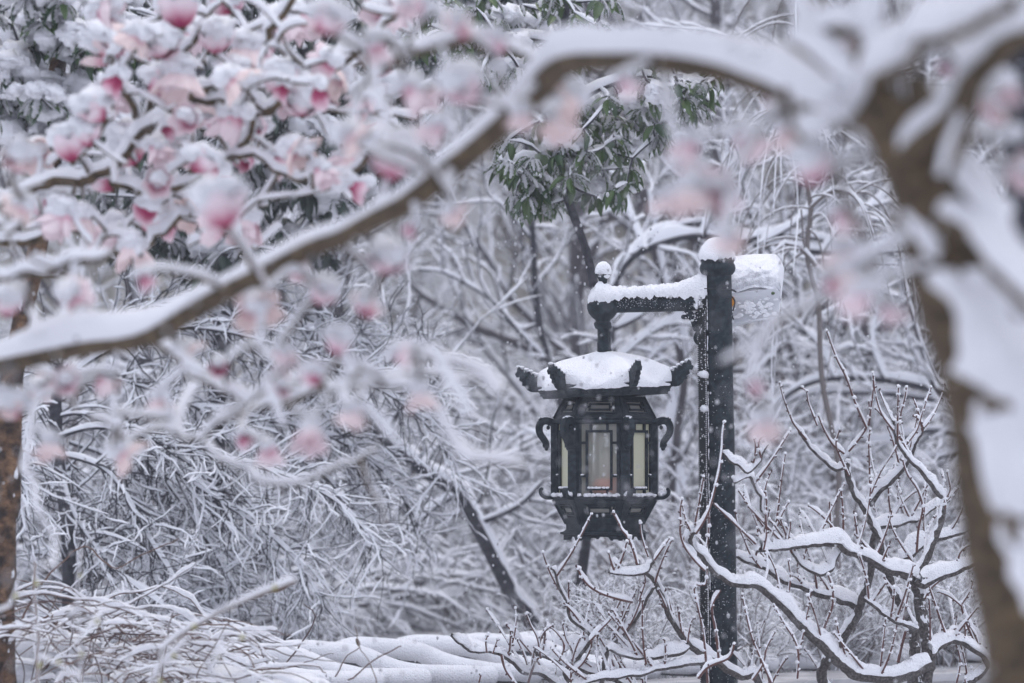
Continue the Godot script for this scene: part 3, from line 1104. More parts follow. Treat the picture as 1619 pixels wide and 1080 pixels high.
# ------------------------------------------------ plum trees beside the lamp
func bud_twig(b: MB, sn: MB, p: PackedVector3Array, r0: float, r1: float, snowy := 1.0) -> void:
	var m := p.size()
	var rr := taper(m, r0, r1)
	b.col = Color(0.105, 0.046, 0.036) if r0 < 0.009 else Color(0.050, 0.043, 0.042)
	tube(b, p, rr, 7, 0.15)
	snow_on(sn, p, rr, 0.011 * snowy, 0.0062, 8, 0.9, 26.0, 0.22)
	var al := 0.0
	for i in range(1, m):
		al += p[i].distance_to(p[i - 1])
		if al > 0.024 and r0 < 0.009:
			al = rng.randf_range(-0.012, 0.01)
			var t := (p[i] - p[i - 1]).normalized()
			var q := (perp(t) + t * 0.5).normalized()
			b.col = Color(0.060, 0.030, 0.028)
			blob(b, p[i] + q * (rr[i] + 0.002), Vector3(0.0036, 0.0060, 0.0036), 5, 6, 0.1, Basis(Quaternion(Vector3.UP, q)))
			if rng.randf() < 0.65 * snowy:
				blob(sn, p[i] + q * rr[i] + Vector3(0, 0.0045, 0), Vector3(0.0068, 0.0058, 0.0068) * rng.randf_range(0.6, 1.35), 6, 7, 0.4)
	b.col = Color(0.060, 0.030, 0.028)
	blob(b, p[m - 1], Vector3(0.0034, 0.006, 0.0034), 5, 6, 0.1)
	if rng.randf() < 0.8:
		blob(sn, p[m - 1] + Vector3(0, 0.005, 0), Vector3(0.006, 0.0055, 0.006) * rng.randf_range(0.7, 1.2), 6, 7, 0.35)

func plum(root: Node3D, limbs: Array, twigs: Array, d0: float, sub: int) -> void:
	for l in limbs:
		var e := limb(l[0], d0 + l[3], d0 + l[4], l[1], l[2], 0.010)
		wiggle(e.p, 0.008)
		var b := MB.new()
		tube(b, e.p, e.r, 12, 0.18)
		var part := put("trunk" if l[1] >= 15 else "branch", b, M.bark_grey, root)
		b = MB.new()
		snow_on(b, e.p, e.r, l[5], l[6], 12, 0.55, 16.0, 0.12)
		for k in int(e.p.size() * 0.6):   # rough surface of fresh snow
			var i := rng.randi_range(1, e.p.size() - 2)
			var t: Vector3 = (e.p[i + 1] - e.p[i - 1]).normalized()
			if absf(t.y) < 0.72:
				blob(b, e.p[i] + Vector3(0, e.r[i] * 0.7 + l[5] * 0.55, 0) + rv() * 0.006, Vector3(0.010, 0.007, 0.010) * rng.randf_range(0.6, 1.2), 6, 8, 0.5)
		put("branch_snow", b, M.snow, part)
		# side shoots
		for k in sub:
			if rng.randf() > l[7]: continue
			var i := rng.randi_range(int(e.p.size() * 0.15), e.p.size() - 2)
			var t: Vector3 = (e.p[i + 1] - e.p[i]).normalized()
			var dir: Vector3 = (Vector3(rng.randf_range(-0.7, 0.7), 1.0, rng.randf_range(-0.7, 0.7)) + t * 0.4).normalized()
			var L := rng.randf_range(0.06, 0.26)
			var a: Vector3 = e.p[i]
			var p := bezier(a, a + dir * L * 0.5 + rv() * 0.03, a + dir * L + rv() * 0.03, maxi(5, int(L / 0.01)))
			var tb := MB.new()
			tb.use_col = true
			var ts := MB.new()
			bud_twig(tb, ts, p, 0.0042, 0.0024)
			var tp := put("twig", tb, M.twig, root)
			put("twig_snow", ts, M.snow, tp)
	for t in twigs:
		var p := smooth(path(t[0], d0 + t[3], d0 + t[4]), 0.010)
		var tb := MB.new()
		tb.use_col = true
		var ts := MB.new()
		bud_twig(tb, ts, p, t[1] * d0 / FOCAL_PX, t[2] * d0 / FOCAL_PX)
		var tp := put("twig", tb, M.twig, root)
		put("twig_snow", ts, M.snow, tp)

# points of the zoomed lower right corner of the photograph
func z8(l: Array) -> Array:
	var o := []
	for i in l.size() / 2:
		o.append(1020.0 + l[i * 2] * 0.3704)
		o.append(680.0 + l[i * 2 + 1] * 0.3704)
	return o

# ------------------------------------------------ evergreens
var leaf_mesh := []
var leaf_snow: ArrayMesh

func make_leaves() -> void:
	for kind in 4:
		var b := MB.new()
		b.use_col = true
		b.col = [Color(0.020, 0.050, 0.026), Color(0.028, 0.066, 0.026), Color(0.052, 0.100, 0.026), Color(0.016, 0.036, 0.024)][kind]
		var rows := 8
		for side in [1.0]:
			var base := b.v.size()
			var s0 := b.ix.size()
			for i in rows:
				var t := float(i) / (rows - 1)
				var w := 0.19 * pow(sin(PI * pow(t, 0.8)), 0.8) + 0.004
				for j in 5:
					var s := (j - 2) / 2.0
					b.put(Vector3(t, -0.28 * t * t + absf(s) * w * 0.55 + 0.004 * side, s * w), Vector3.UP)
			b.grid(base, rows, 5, false)
			if side < 0:
				while s0 < b.ix.size():
					var q := b.ix[s0 + 1]
					b.ix[s0 + 1] = b.ix[s0 + 2]
					b.ix[s0 + 2] = q
					s0 += 3
		renormal(b)
		if b.n[17].y < 0: flip(b)
		leaf_mesh.append(b.mesh(Vector3.ZERO, M.leaf))
	var sb := MB.new()
	for k in 5:
		blob(sb, Vector3(0.18 + k * 0.15, 0.07 - 0.28 * pow(0.18 + k * 0.15, 2.0), rng.randf_range(-0.03, 0.03)), Vector3(0.13, 0.075, 0.13 * sin(PI * pow(0.2 + k * 0.15, 0.8)) + 0.02), 6, 8, 0.4)
	leaf_snow = sb.mesh(Vector3.ZERO, M.snow)

func evergreen(root: Node3D, trunk: Dictionary, limbs: Array, spots: Array, dep: float, jit: float, leaf_m: float, per: int, single: int, snowy: float, clump: float, tone: int) -> void:
	var b := MB.new()
	tube(b, trunk.p, trunk.r, 14, 0.3)
	var tk := put("trunk", b, M.trunk_brown if tone == 0 else M.bark_dark, root)
	b = MB.new()
	for k in (36 if tone == 0 else 4):   # snow stuck to the windward bark
		var i := rng.randi_range(0, trunk.p.size() - 1)
		var a := rng.randf_range(-0.5, 1.6)
		blob(b, trunk.p[i] + Vector3(sin(a), 0, cos(a)) * trunk.r[i], Vector3(0.006, 0.014, 0.006) * rng.randf_range(0.3, 1.5), 7, 8, 0.9)
	put("bark_snow", b, M.snow, tk, true)
	var nodes := PackedVector3Array(trunk.p)
	for l in limbs:
		b = MB.new()
		tube(b, l.p, l.r, 8, 0.2)
		var part := put("branch", b, M.bark_dark, root)
		b = MB.new()
		snow_on(b, l.p, l.r, 0.025, 0.02, 8, 0.5, 8.0)
		put("branch_snow", b, M.snow, part)
		nodes.append_array(l.p)
	var targets := []
	var leaves := []
	var caps := []
	var lumps := MB.new()
	for s in spots:
		var at := P(s[0], s[1], dep + rng.randf_range(-jit, jit))
		targets.append(at)
		var out := Vector3(rng.randf_range(-1, 1), 0, rng.randf_range(-0.4, 1.0)).normalized()
		var tilt := rng.randf_range(0.1, 0.7)
		for k in per:
			var a := TAU * k / per + rng.randf_range(-0.35, 0.35)
			var dir := (Vector3(sin(a), -rng.randf_range(0.15, 1.5), cos(a)) + out * tilt).normalized()
			var up := (Vector3.UP + Vector3(sin(a), 0, cos(a)) * 0.3)
			up = (up - dir * up.dot(dir)).normalized()
			var sc := leaf_m * rng.randf_range(0.7, 1.2)
			var bs := Basis(dir, up, dir.cross(up)).rotated(dir, rng.randf_range(-0.5, 0.5))
			leaves.append(Transform3D(bs.scaled(Vector3.ONE * sc), at + dir * 0.012 - root.position))
			if rng.randf() < snowy and dir.y > -0.86:
				caps.append(Transform3D(bs.scaled(Vector3.ONE * sc * rng.randf_range(0.8, 1.05)), at + dir * 0.012 + Vector3(0, 0.002, 0) - root.position))
		if rng.randf() < clump:
			for k in 6:
				blob(lumps, at + Vector3(rng.randf_range(-0.75, 0.75), rng.randf_range(0.0, 0.4), rng.randf_range(-0.6, 0.6)) * leaf_m, Vector3(0.5, 0.34, 0.48) * leaf_m * rng.randf_range(0.45, 1.25), 9, 12, 0.6, Basis(Vector3(0, 0, 1), rng.randf_range(-0.5, 0.5)))
	var bk := MB.new()
	var sn := MB.new()
	reach(nodes, targets, bk, sn, 0.008, 0.003, 0.012, 0.008, 0.05, 5, 0.03)
	var tw := put("twigs", bk, M.bark_dark, root, true)
	put("twig_snow", sn, M.snow, tw, true)
	put("snow_clumps", lumps, M.snow, root, true)
	many("leaf_snow", leaf_snow, caps, root)
	# the leaves nearest to the viewer one by one
	leaves.sort_custom(func(p, q): return p.origin.z > q.origin.z)
	var rest := []
	for i in leaves.size():
		if i < single:
			var kk := rng.randi_range(0, 2) if tone == 0 else (rng.randi_range(1, 2) if tone == 2 else 3 * rng.randi_range(0, 1))
			put_mesh("leaf", leaf_mesh[kk], leaves[i], root)
		else:
			rest.append(leaves[i])
	if rest.size():
		many("foliage", leaf_mesh[3 if tone == 3 else tone], rest, root)

# ------------------------------------------------ background plants
func bare_tree(called: String, at: Vector3, o: Dictionary, label: String, cat: String, group: String, far := true) -> Node3D:
	var root := thing(called, at, label, cat, group)
	var bk := [MB.new(), MB.new()]
	var sn := MB.new()
	var n: int = o.get("stems", 1)
	for k in n:
		var dir := Vector3(rng.randf_range(-1, 1) * o.lean, 1, rng.randf_range(-1, 1) * o.lean)
		grow(bk, sn, at + Vector3(rng.randf_range(-1, 1), 0, rng.randf_range(-1, 1)) * o.get("spread", 0.0), dir, o.L * rng.randf_range(0.85, 1.15), o.r, 0, o)
	put("trunk" if n == 1 else "stems", bk[0], M[o.get("bark", "bark_far")], root, n > 1)
	var br := put("branches", bk[1], M[o.get("bark", "bark_far")], root, true)
	put("branch_snow", sn, M.snow_far, br, true)
	return root

func dup(src: Node3D, at: Vector3, turn: float, scale: float, label: String, group := "") -> Node3D:
	var o: Node3D = src.duplicate()
	o.name = numbered(String(src.name))
	add_child(o, true)
	o.transform = Transform3D(Basis(Vector3.UP, turn).scaled(Vector3.ONE * scale), at)
	o.set_meta("label", label)
	if group: o.set_meta("group", group)
	return o

# a tree of traced limbs that then throws its own side branches
func traced_tree(called: String, limbs: Array, label: String, cat: String, o: Dictionary, high: float, wide: float, bark: String, dens: float) -> Node3D:
	var foot: Vector3 = limbs[0].p[0]
	var root := thing(called, foot, label, cat)
	var bk := [MB.new()]
	var sn := MB.new()
	for n in limbs.size():
		var l: Dictionary = limbs[n]
		var b := MB.new()
		tube(b, l.p, l.r, 9, 0.15)
		var part := put("trunk" if n == 0 else "limb", b, M[bark], root)
		b = MB.new()
		snow_on(b, l.p, l.r, l.get("sh", high), l.get("sw", wide), 8, 0.8, 9.0, l.get("keep", 0.0))
		put("limb_snow", b, M.snow_far, part)
		var m: int = l.p.size()
		var along := 0.0
		for i in range(1, m):
			along += l.p[i].distance_to(l.p[i - 1]) * dens * l.get("dens", 1.0)
			while along > 1.0:
				along -= 1.0
				if float(i) / m < l.get("from", 0.15): continue
				var t: Vector3 = (l.p[i] - l.p[i - 1]).normalized()
				var cd: Vector3 = t.rotated(perp(t), deg_to_rad(o.get("ang0", 55.0) * rng.randf_range(0.5, 1.3))) + Vector3(0, o.get("rise", 0.0), 0)
				grow(bk, sn, l.p[i], cd, o.L * rng.randf_range(0.5, 1.3), minf(l.r[i] * 0.6, o.r), 0, o)
	var br := put("twigs", bk[0], M[bark], root, true)
	put("twig_snow", sn, M.snow_far, br, true)
	return root

# ---------------------------------------------------------------- the place
func gy(x: float, z: float) -> float:
	var d := -z
	var h := 0.06 * noise.get_noise_2d(x * 9.0, z * 9.0)
	var wd := 14.9 + (x / maxf(d, 1.0) * FOCAL_PX + 409.5) * 0.0022
	h += 0.80 * smoothstep(wd + 0.02, wd + 0.25, d)
	if d > 16.0:
		h += (minf(d, 45.0) - 16.0) * 0.045 + 0.14 * noise.get_noise_2d(x * 14.0 + 50.0, z * 14.0)
	if d > 45.0:
		h += (minf(d, 90.0) - 45.0) * 0.27 * (1.0 - 0.42 * smoothstep(1.5, 9.0, x)) + 1.2 * noise.get_noise_2d(x * 2.0, z * 2.0)
	if d > 90.0:
		h += (d - 90.0) * 0.05
	return h

func build_ground() -> void:
	var b := MB.new()
	b.use_col = true
	var xs := []
	var zs := []
	for i in 141:
		var u := (i - 70) / 70.0
		xs.append(signf(u) * (pow(absf(u), 2.2) * 340.0 + absf(u) * 26.0))
	for i in 40: zs.append(60.0 - 50.0 * i / 40.0)
	for i in 150: zs.append(10.0 - 0.28 * i)
	for i in 70: zs.append(-32.0 - 0.9 * i)
	for i in 30: zs.append(-95.0 - 14.0 * i)
	for z in zs:
		for x in xs:
			var y := gy(x, z)
			var d: float = -z
			var lit := clampf(0.35 + 1.3 * noise.get_noise_2d(x * 5.0 + 200.0, z * 5.0) + 0.9 * noise.get_noise_2d(x * 21.0, z * 21.0 + 80.0), 0.0, 1.0) * smoothstep(26.0, 48.0, d)
			b.col = Color(0.82, 0.835, 0.87).lerp(Color(0.42, 0.40, 0.33), minf(0.92, lit * 1.5))
			b.put(Vector3(x, y, z), Vector3.UP)
	b.grid(0, zs.size(), xs.size(), false)
	renormal(b)
	if b.n[3000].y < 0: flip(b)
	var g := put("ground", b, M.ground)
	tag(g, "snow covered garden ground rising to a wooded slope behind the wall", "ground", "", "structure")

func wall_d(x: float) -> float:
	return 14.9 + (x - 400.0) * 0.0022

# point on the wall's line at picture column x, h metres below the eye
func wall_at(x: float, h: float, nearer := 0.0) -> Vector3:
	var dd := wall_d(x) - nearer
	var p := P(x, 730, dd)
	p.y = 2.1 - h
	return p

func build_wall() -> void:
	var a := wall_at(-700, 0)
	var c := wall_at(2300, 0)
	var root := thing("garden_wall", Vector3(a.x, 0.0, a.z), "low pale garden wall, its coping of round tiles buried in rolls of snow", "wall")
	var dir := Vector3(c.x - a.x, 0, c.z - a.z)
	var x := dir.normalized()
	var nz := x.cross(Vector3.UP)   # towards the viewer
	if nz.z < 0: nz = -nz
	var bs := Basis(x, Vector3.UP, nz)
	var mid := (a + c) * 0.5
	mid.y = 0
	var b := MB.new()
	b.box(Transform3D(bs, mid + Vector3(0, 0.55, 0) + nz * 0.10), Vector3(dir.length(), 1.28, 0.26))
	put("wall_body", b, M.plaster, root)
	b = MB.new()
	b.box(Transform3D(bs, mid + Vector3(0, 1.195, 0) + nz * 0.14), Vector3(dir.length() + 0.04, 0.03, 0.5))
	put("coping_slab", b, M.plaster, root)
	for i in 32:
		var x0 := -560.0 + i * 93.0 + rng.randf_range(-5, 5)
		var q := PackedVector3Array()
		for e in [[-40, 0.775, -0.05], [0, 0.750, 0.0], [50, 0.753, 0.06], [105, 0.772, 0.14], [155, 0.822, 0.24], [215, 0.852, 0.33], [300 + rng.randf_range(-14, 14), 0.862, 0.42]]:
			q.append(wall_at(x0 + e[0], e[1], e[2]))
		q = smooth(q, 0.03)
		b = MB.new()
		tube(b, q, taper(q.size(), 0.036, 0.036), 12, 0.0)
		var tl := put("roof_tile", b, M.tile, root)
		b = MB.new()
		var m: int = q.size()
		var sp := PackedVector3Array()
		var sr := PackedFloat32Array()
		for k in m:
			sp.append(q[k] + Vector3(0, 0.010 + 0.004 * noise.get_noise_2d(k * 4.0, i * 50.0), 0))
			sr.append((0.043 + 0.005 * noise.get_noise_2d(k * 3.0, i * 31.0)) * (1.0 if k > 2 else 0.6 + 0.2 * k))
		var t1: Vector3 = (sp[m - 1] - sp[m - 2]).normalized()
		for k in range(1, 8):
			var an := PI * 0.5 * k / 7.0
			sp.append(sp[m - 1] + t1 * 0.036 * sin(an))
			sr.append(0.043 * maxf(0.04, cos(an)))
		tube(b, sp, sr, 16, 0.04)
		put("tile_snow", b, M.snow, tl)

func wiggle(p: PackedVector3Array, amp: float) -> void:
	for i in range(1, p.size() - 1):
		var q := p[i]
		p[i] = q + Vector3(noise.get_noise_3dv(q * 240.0), noise.get_noise_3dv(q * 240.0 + Vector3(90, 0, 0)), noise.get_noise_3dv(q * 120.0 + Vector3(0, 70, 0))) * amp * 2.0

func build_magnolias() -> void:
	make_blossoms()
	var root := thing("magnolia_tree", Vector3(1.25, 0.05, -5.6), "nearest magnolia, trunk at the right edge and one long snowy bough arching across", "tree")
	var main := limb([-90, 600, -40, 588, 0, 576, 70, 561, 140, 547, 200, 541, 245, 528, 300, 494, 360, 459, 430, 424, 500, 388, 545, 372, 590, 347, 640, 322, 700, 277, 760, 228, 810, 183, 850, 143, 880, 109, 915, 94, 960, 92, 1010, 92, 1080, 97, 1150, 110, 1200, 127, 1240, 142, 1290, 172, 1350, 190, 1400, 225, 1440, 270], 8.3, 5.65, 14.5, 27.0, 0.03, 1.6)
	main.merge({"sh": 0.039, "sw": 0.023, "lump": 0.85, "freq": 2.6, "keep": 0.2})
	# depth of the bough by picture column
	var dep := func(x: float, y: float) -> float:
		var v := 8.2 - 2.5 * clampf(x / 1400.0, 0.0, 1.0)
		return v
	var gx := P(1680, 1200, 5.55)
	var trunk := {"p": smooth(PackedVector3Array([P(1405, 150, 5.55), P(1450, 230, 5.55), P(1492, 330, 5.55), P(1522, 430, 5.55), P(1566, 560, 5.55), P(1596, 700, 5.55), P(1618, 850, 5.55), P(1648, 1000, 5.55), gx, Vector3(gx.x + 0.08, 0.8, gx.z), Vector3(gx.x + 0.14, -0.05, gx.z)]), 0.025)}
	trunk.r = taper(trunk.p.size(), 0.056, 0.125, 0.5)
	trunk.name = "trunk"
	trunk.p.reverse()
	trunk.r.reverse()
	var limbs := [trunk, main]
	# upper limbs on the right: points, distances, radii, snow
	for e in [
		[[1420, 200, 1398, 130, 1378, 60, 1362, -30, 1350, -120, 1345, -220, 1340, -330], 4.75, 4.9, 32, 24, 0.02, 0.03],
		[[1440, 250, 1500, 180, 1560, 110, 1640, 40, 1720, 0], 4.7, 4.4, 24, 14, 0.035, 0.024],
		[[1250, 60, 1330, 120, 1420, 190, 1500, 262, 1560, 345, 1640, 470, 1700, 560], 4.9, 4.5, 12, 22, 0.040, 0.026],
		[[1378, 60, 1330, 40, 1290, 62, 1262, 20, 1240, -40], 4.8, 5.0, 17, 9, 0.025, 0.018],
		[[1500, 340, 1545, 372, 1590, 420, 1650, 500], 4.7, 4.5, 26, 20, 0.02, 0.02],
		[[1300, 172, 1360, 215, 1400, 250, 1440, 330, 1480, 420], 4.9, 4.7, 10, 16, 0.03, 0.022],
		[[880, 109, 830, 90, 770, 75, 690, 68, 600, 110, 560, 160], 6.0, 6.6, 9, 5, 0.026, 0.018],
		[[1440, 262, 1425, 330, 1400, 395, 1370, 430, 1300, 470, 1240, 500, 1180, 545, 1140, 575], 4.8, 5.4, 6, 3, 0.013, 0.010],
		[[1240, 142, 1250, 200, 1290, 250, 1340, 320, 1370, 400, 1380, 450], 4.9, 5.0, 7, 4, 0.020, 0.016],
		[[1040, 95, 1050, 140, 1065, 220, 1095, 290, 1130, 340, 1150, 400], 5.5, 5.3, 6, 4, 0.016, 0.014],
		[[1540, 130, 1520, 190, 1500, 240, 1498, 300], 4.6, 4.6, 15, 12, 0.03, 0.02],
		[[1350, 190, 1400, 120, 1460, 80, 1530, 40, 1600, 10], 4.8, 4.3, 14, 10, 0.05, 0.034],
		[[240, 528, 300, 590, 290, 640, 285, 690], 7.1, 6.9, 8, 7, 0.016, 0.012],
		[[300, 594, 340, 612, 420, 640, 520, 620, 600, 600, 700, 592, 800, 612], 6.9, 6.4, 6, 2.5, 0.020, 0.014],
		[[140, 547, 100, 600, 60, 640, 40, 720, 60, 800, 90, 870, 70, 900], 7.2, 6.4, 4, 2, 0.010, 0.008],
		[[285, 690, 330, 700, 420, 770, 500, 760, 570, 725, 600, 700], 6.9, 6.6, 4, 2, 0.012, 0.010],
		[[570, 725, 585, 760, 600, 800, 610, 830], 6.6, 6.6, 5, 3, 0.006, 0.008],
		[[-60, 450, 20, 440, 60, 430, 120, 420, 180, 400], 6.9, 6.7, 9, 5, 0.024, 0.018],
		[[640, 560, 700, 570, 760, 600, 790, 625], 6.4, 6.3, 5, 3, 0.02, 0.018],
		[[600, 600, 680, 640, 740, 720, 830, 735], 6.4, 6.2, 5, 2.5, 0.02, 0.02]]:
		var l := limb(e[0], e[1] * 1.17, e[2] * 1.17, e[3], e[4], 0.025)
		l.merge({"sh": e[5] * 0.92, "sw": e[6] * 0.9, "lump": 0.75, "freq": 4.0, "keep": 0.1})
		wiggle(l.p, 0.010)
		limbs.append(l)
	var bl := [[1075, 250, 70, 3], [1130, 335, 62, 1], [1165, 205, 64, 3], [1245, 190, 62, 4], [1290, 290, 64, 0], [1340, 385, 60, 4], [1372, 455, 60, 3], [1300, 440, 46, 6], [1205, 655, 52, 4], [1415, 205, 84, 0], [1508, 100, 40, 6], [1592, 275, 62, 2], [1100, 285, 60, 4], [1150, 370, 44, 7], [1560, 190, 52, 5], [1470, 60, 50, 5],
		[612, 285, 84, 0], [748, 160, 78, 1], [640, 130, 66, 3], [357, 362, 84, 0], [606, 430, 66, 1], [545, 212, 66, 7], [912, 150, 66, 7], [890, 175, 60, 4], [500, 50, 66, 1], [672, 8, 56, 2], [575, 500, 46, 5], [498, 478, 54, 1], [400, 480, 62, 7], [655, 352, 40, 8], [662, 612, 46, 4], [562, 640, 46, 4], [492, 668, 62, 3], [380, 682, 42, 8], [507, 606, 46, 1], [345, 575, 42, 6], [287, 552, 44, 7], [106, 603, 46, 2], [55, 612, 44, 2], [222, 432, 46, 8], [102, 465, 62, 2], [185, 712, 56, 7], [436, 552, 46, 3], [30, 660, 50, 5], [700, 190, 52, 3], [445, 610, 42, 2], [1420, 60, 46, 3], [1545, 40, 50, 1], [1600, 130, 46, 3], [1480, 290, 50, 1], [1570, 330, 48, 4], [1330, 60, 44, 2], [1440, 140, 48, 4], [1100, 215, 54, 3], [1060, 300, 52, 4], [1150, 300, 56, 2], [1215, 130, 50, 3], [1320, 330, 54, 3], [1350, 420, 50, 4], [1395, 480, 44, 3], [1190, 600, 42, 8], [980, 120, 44, 3], [820, 170, 44, 4], [780, 90, 50, 0], [720, 60, 50, 5], [590, 60, 48, 3], [150, 590, 46, 3], [250, 620, 42, 4], [420, 700, 44, 3], [530, 560, 48, 0], [620, 560, 44, 2], [10, 500, 52, 0], [60, 520, 46, 3], [140, 500, 44, 2], [80, 690, 46, 4], [330, 330, 50, 3], [25, 270, 50, 5], [40, 320, 46, 7], [710, 330, 40, 7], [465, 425, 40, 2]]
	var extra := fill_poly([0, 250, 80, 260, 140, 400, 120, 530, 0, 540], 14) + fill_poly([30, 570, 640, 520, 800, 600, 760, 730, 560, 720, 300, 700, 40, 780], 34) + fill_poly([560, 40, 760, 90, 700, 260, 560, 240], 14) + fill_poly([1260, 60, 1619, 20, 1619, 330, 1500, 300], 16)
	magnolia(root, limbs, bl, extra, dep, 0.35, 0.0034, 0.014, 0.0088)
	# snow plastered on the weather side of the trunk
	var b := MB.new()
	var m: int = trunk.p.size()
	var k := 22
	var base := b.v.size()
	var from := 0
	while trunk.p[from].y < P(1600, 985, 5.55).y: from += 1
	while trunk.p[m - 3].y > P(1500, 395, 5.55).y: m -= 1
	for i in range(from, m - 2):
		var py: float = 1000.0 - 1000.0 * (i - from) / (m - from)
		for j in k:
			var u := float(j) / (k - 1)
			var lo: float = -0.80 + 0.5 * noise.get_noise_2d(i * 6.4, 7.0) + 0.4 * noise.get_noise_2d(i * 21.0, 90.0)
			lo *= smoothstep(0.0, 12.0, i - from) * 0.4 + 0.6
			var a: float = lerpf(lo, 2.1, u)
			var dir := Vector3(sin(a), 0, cos(a))
			var th := sqrt(maxf(0.0, sin(u * PI))) * smoothstep(-1.0, 9.0, i - from) * maxf(0.006, 0.026 + 0.055 * noise.get_noise_2d(i * 5.0 + u * 22.0, u * 34.0) + 0.030 * noise.get_noise_2d(i * 11.0, u * 90.0 + 40.0)) - 0.002
			# bark shows through where the snow has slid off
			th = lerpf(th, -0.012, smoothstep(0.24, 0.44, noise.get_noise_2d(i * 6.5 + 300.0, u * 48.0 + i * 2.0)))
			b.put(trunk.p[i] + dir * (trunk.r[i] * 1.02 + th), dir)
	b.grid(base, m - 2 - from, k, false)
	renormal(b)
	if b.n[k * 8 + 11].z < 0: flip(b)
	put("trunk_snow", b, M.snow, root.get_node("trunk"))
	b = MB.new()   # lumps in the forks
	for e in [[1330, 140, 44, 34], [1420, 160, 40, 34], [1480, 150, 50, 34], [1560, 120, 60, 38], [1590, 210, 45, 35], [1500, 250, 55, 45], [1180, 85, 50, 30], [1290, 195, 50, 40], [1350, 250, 40, 30], [1575, 330, 45, 40], [1600, 40, 50, 40], [1530, 390, 26, 24]]:
		var c := P(e[0], e[1], 5.55 + rng.randf_range(-0.1, 0.1))
		blob(b, c, Vector3(e[2], e[3] * 0.8, e[3]) * 5.55 / FOCAL_PX * 0.6, 12, 16, 0.35)
	put("fork_snow", b, M.snow, root, true)
	# the crown overhead, above the picture: it keeps the near limbs in soft shade
	var co := {"lev": 2, "seg": [8, 6, 4], "kids": [9, 6, 0], "t0": [0.15, 0.2, 0.2], "ang": [40.0, 42.0, 40.0], "ratio": [0.5, 0.5, 0.5], "wob": [0.10, 0.16, 0.2], "trop": [0.02, 0.04, 0.04], "end": [0.4, 0.45, 0.5], "sides": [6, 5, 4], "sh": [0.04, 0.035, 0.03], "sw": [0.03, 0.026, 0.022], "sk": 6, "keep": 0.3}
	var cb := [MB.new(), MB.new()]
	var cs := MB.new()
	var hub := P(1340, -330, 5.72)
	for i in 15:
		var an := TAU * i / 15.0 + rng.randf_range(-0.2, 0.2)
		grow(cb, cs, hub + Vector3(0, 0.02 * i, 0), Vector3(cos(an) * 1.3, rng.randf_range(0.28, 0.8), sin(an)), rng.randf_range(1.8, 2.7), 0.024, 0, co)
	put("crown_branches", cb[0], M.bark_brown, root, true)
	var ct := put("crown_twigs", cb[1], M.bark_brown, root, true)
	put("twig_snow", cs, M.snow, ct, true)

	# the second magnolia, farther off at the upper left
	var r2 := thing("magnolia_tree", Vector3(-1.9, 0.05, -10.32), "farther magnolia at upper left, crowded with pink blossoms under caps of snow", "tree")
	var t2 := {"p": smooth(PackedVector3Array([Vector3(-1.9, -0.05, -10.32), Vector3(-1.86, 1.0, -10.32), P(-260, 560, 10.32), P(-190, 400, 10.27), P(-150, 250, 10.21), P(-120, 60, 10.21), P(-80, -160, 10.21)]), 0.04)}
	t2.r = taper(t2.p.size(), 0.07, 0.03)
	t2.name = "trunk"
	var l2 := [t2]
	for e in [
		[[-180, 360, -60, 330, 60, 300, 150, 280, 220, 215, 300, 150, 380, 95, 440, 30, 470, -40], 12, 5],
		[[220, 215, 190, 150, 180, 90, 230, 40, 300, -20], 6, 3],
		[[150, 280, 230, 300, 310, 290, 380, 250, 450, 270, 520, 280, 580, 250], 7, 4],
		[[220, 215, 235, 160, 250, 120, 300, 60, 330, 10], 7, 4],
		[[-190, 400, -80, 400, 30, 380, 120, 360, 190, 395, 250, 370, 300, 340], 9, 4],
		[[300, 150, 360, 165, 430, 160, 500, 130, 560, 80, 620, 30, 680, -20], 7, 3.5],
		[[380, 250, 400, 190, 440, 150, 450, 90], 5, 3],
		[[500, 130, 560, 160, 620, 150, 700, 150], 5, 3]]:
		var l := limb(e[0], 10.32, 10.10 + rng.randf_range(-0.3, 0.3), e[1], e[2], 0.025)
		l.merge({"sh": 0.020, "sw": 0.0135, "lump": 0.8, "freq": 6.0, "keep": 0.1})
		wiggle(l.p, 0.022)
		l2.append(l)
	var b2 := [[152, 18, 46, 2], [182, 100, 52, 5], [200, 84, 44, 1], [288, 45, 56, 0], [286, 100, 56, 4], [268, 70, 38, 6], [236, 150, 46, 1], [165, 190, 46, 1], [202, 200, 42, 4], [380, 172, 50, 3], [330, 140, 50, 4], [392, 62, 48, 4], [432, 20, 46, 3], [358, 122, 46, 7], [478, 182, 46, 1], [460, 232, 44, 7], [430, 242, 38, 3], [302, 270, 40, 1], [266, 342, 42, 8], [206, 378, 46, 4], [184, 348, 44, 3], [115, 256, 46, 0], [95, 312, 46, 3], [140, 232, 38, 0], [250, 290, 38, 2], [546, 292, 46, 6], [540, 112, 46, 7], [576, 160, 48, 4], [596, 188, 40, 8], [520, 170, 42, 5], [400, 250, 34, 6], [342, 215, 40, 0], [242, 225, 40, 3], [310, 330, 40, 7], [318, 40, 40, 3], [222, 50, 40, 7], [368, 20, 38, 1], [415, 95, 40, 0], [450, 130, 36, 8], [60, 235, 40, 7], [130, 330, 38, 4], [350, 265, 36, 2], [500, 260, 36, 3], [262, 190, 38, 8], [305, 190, 38, 2], [420, 200, 36, 2], [560, 240, 40, 3], [590, 120, 40, 1], [230, 95, 40, 5], [340, 85, 44, 0], [380, 130, 40, 1], [215, 260, 44, 5], [285, 230, 36, 6], [160, 140, 44, 3], [620, 20, 46, 2], [180, 300, 40, 1]]
	for e in b2: e[2] *= 1.32
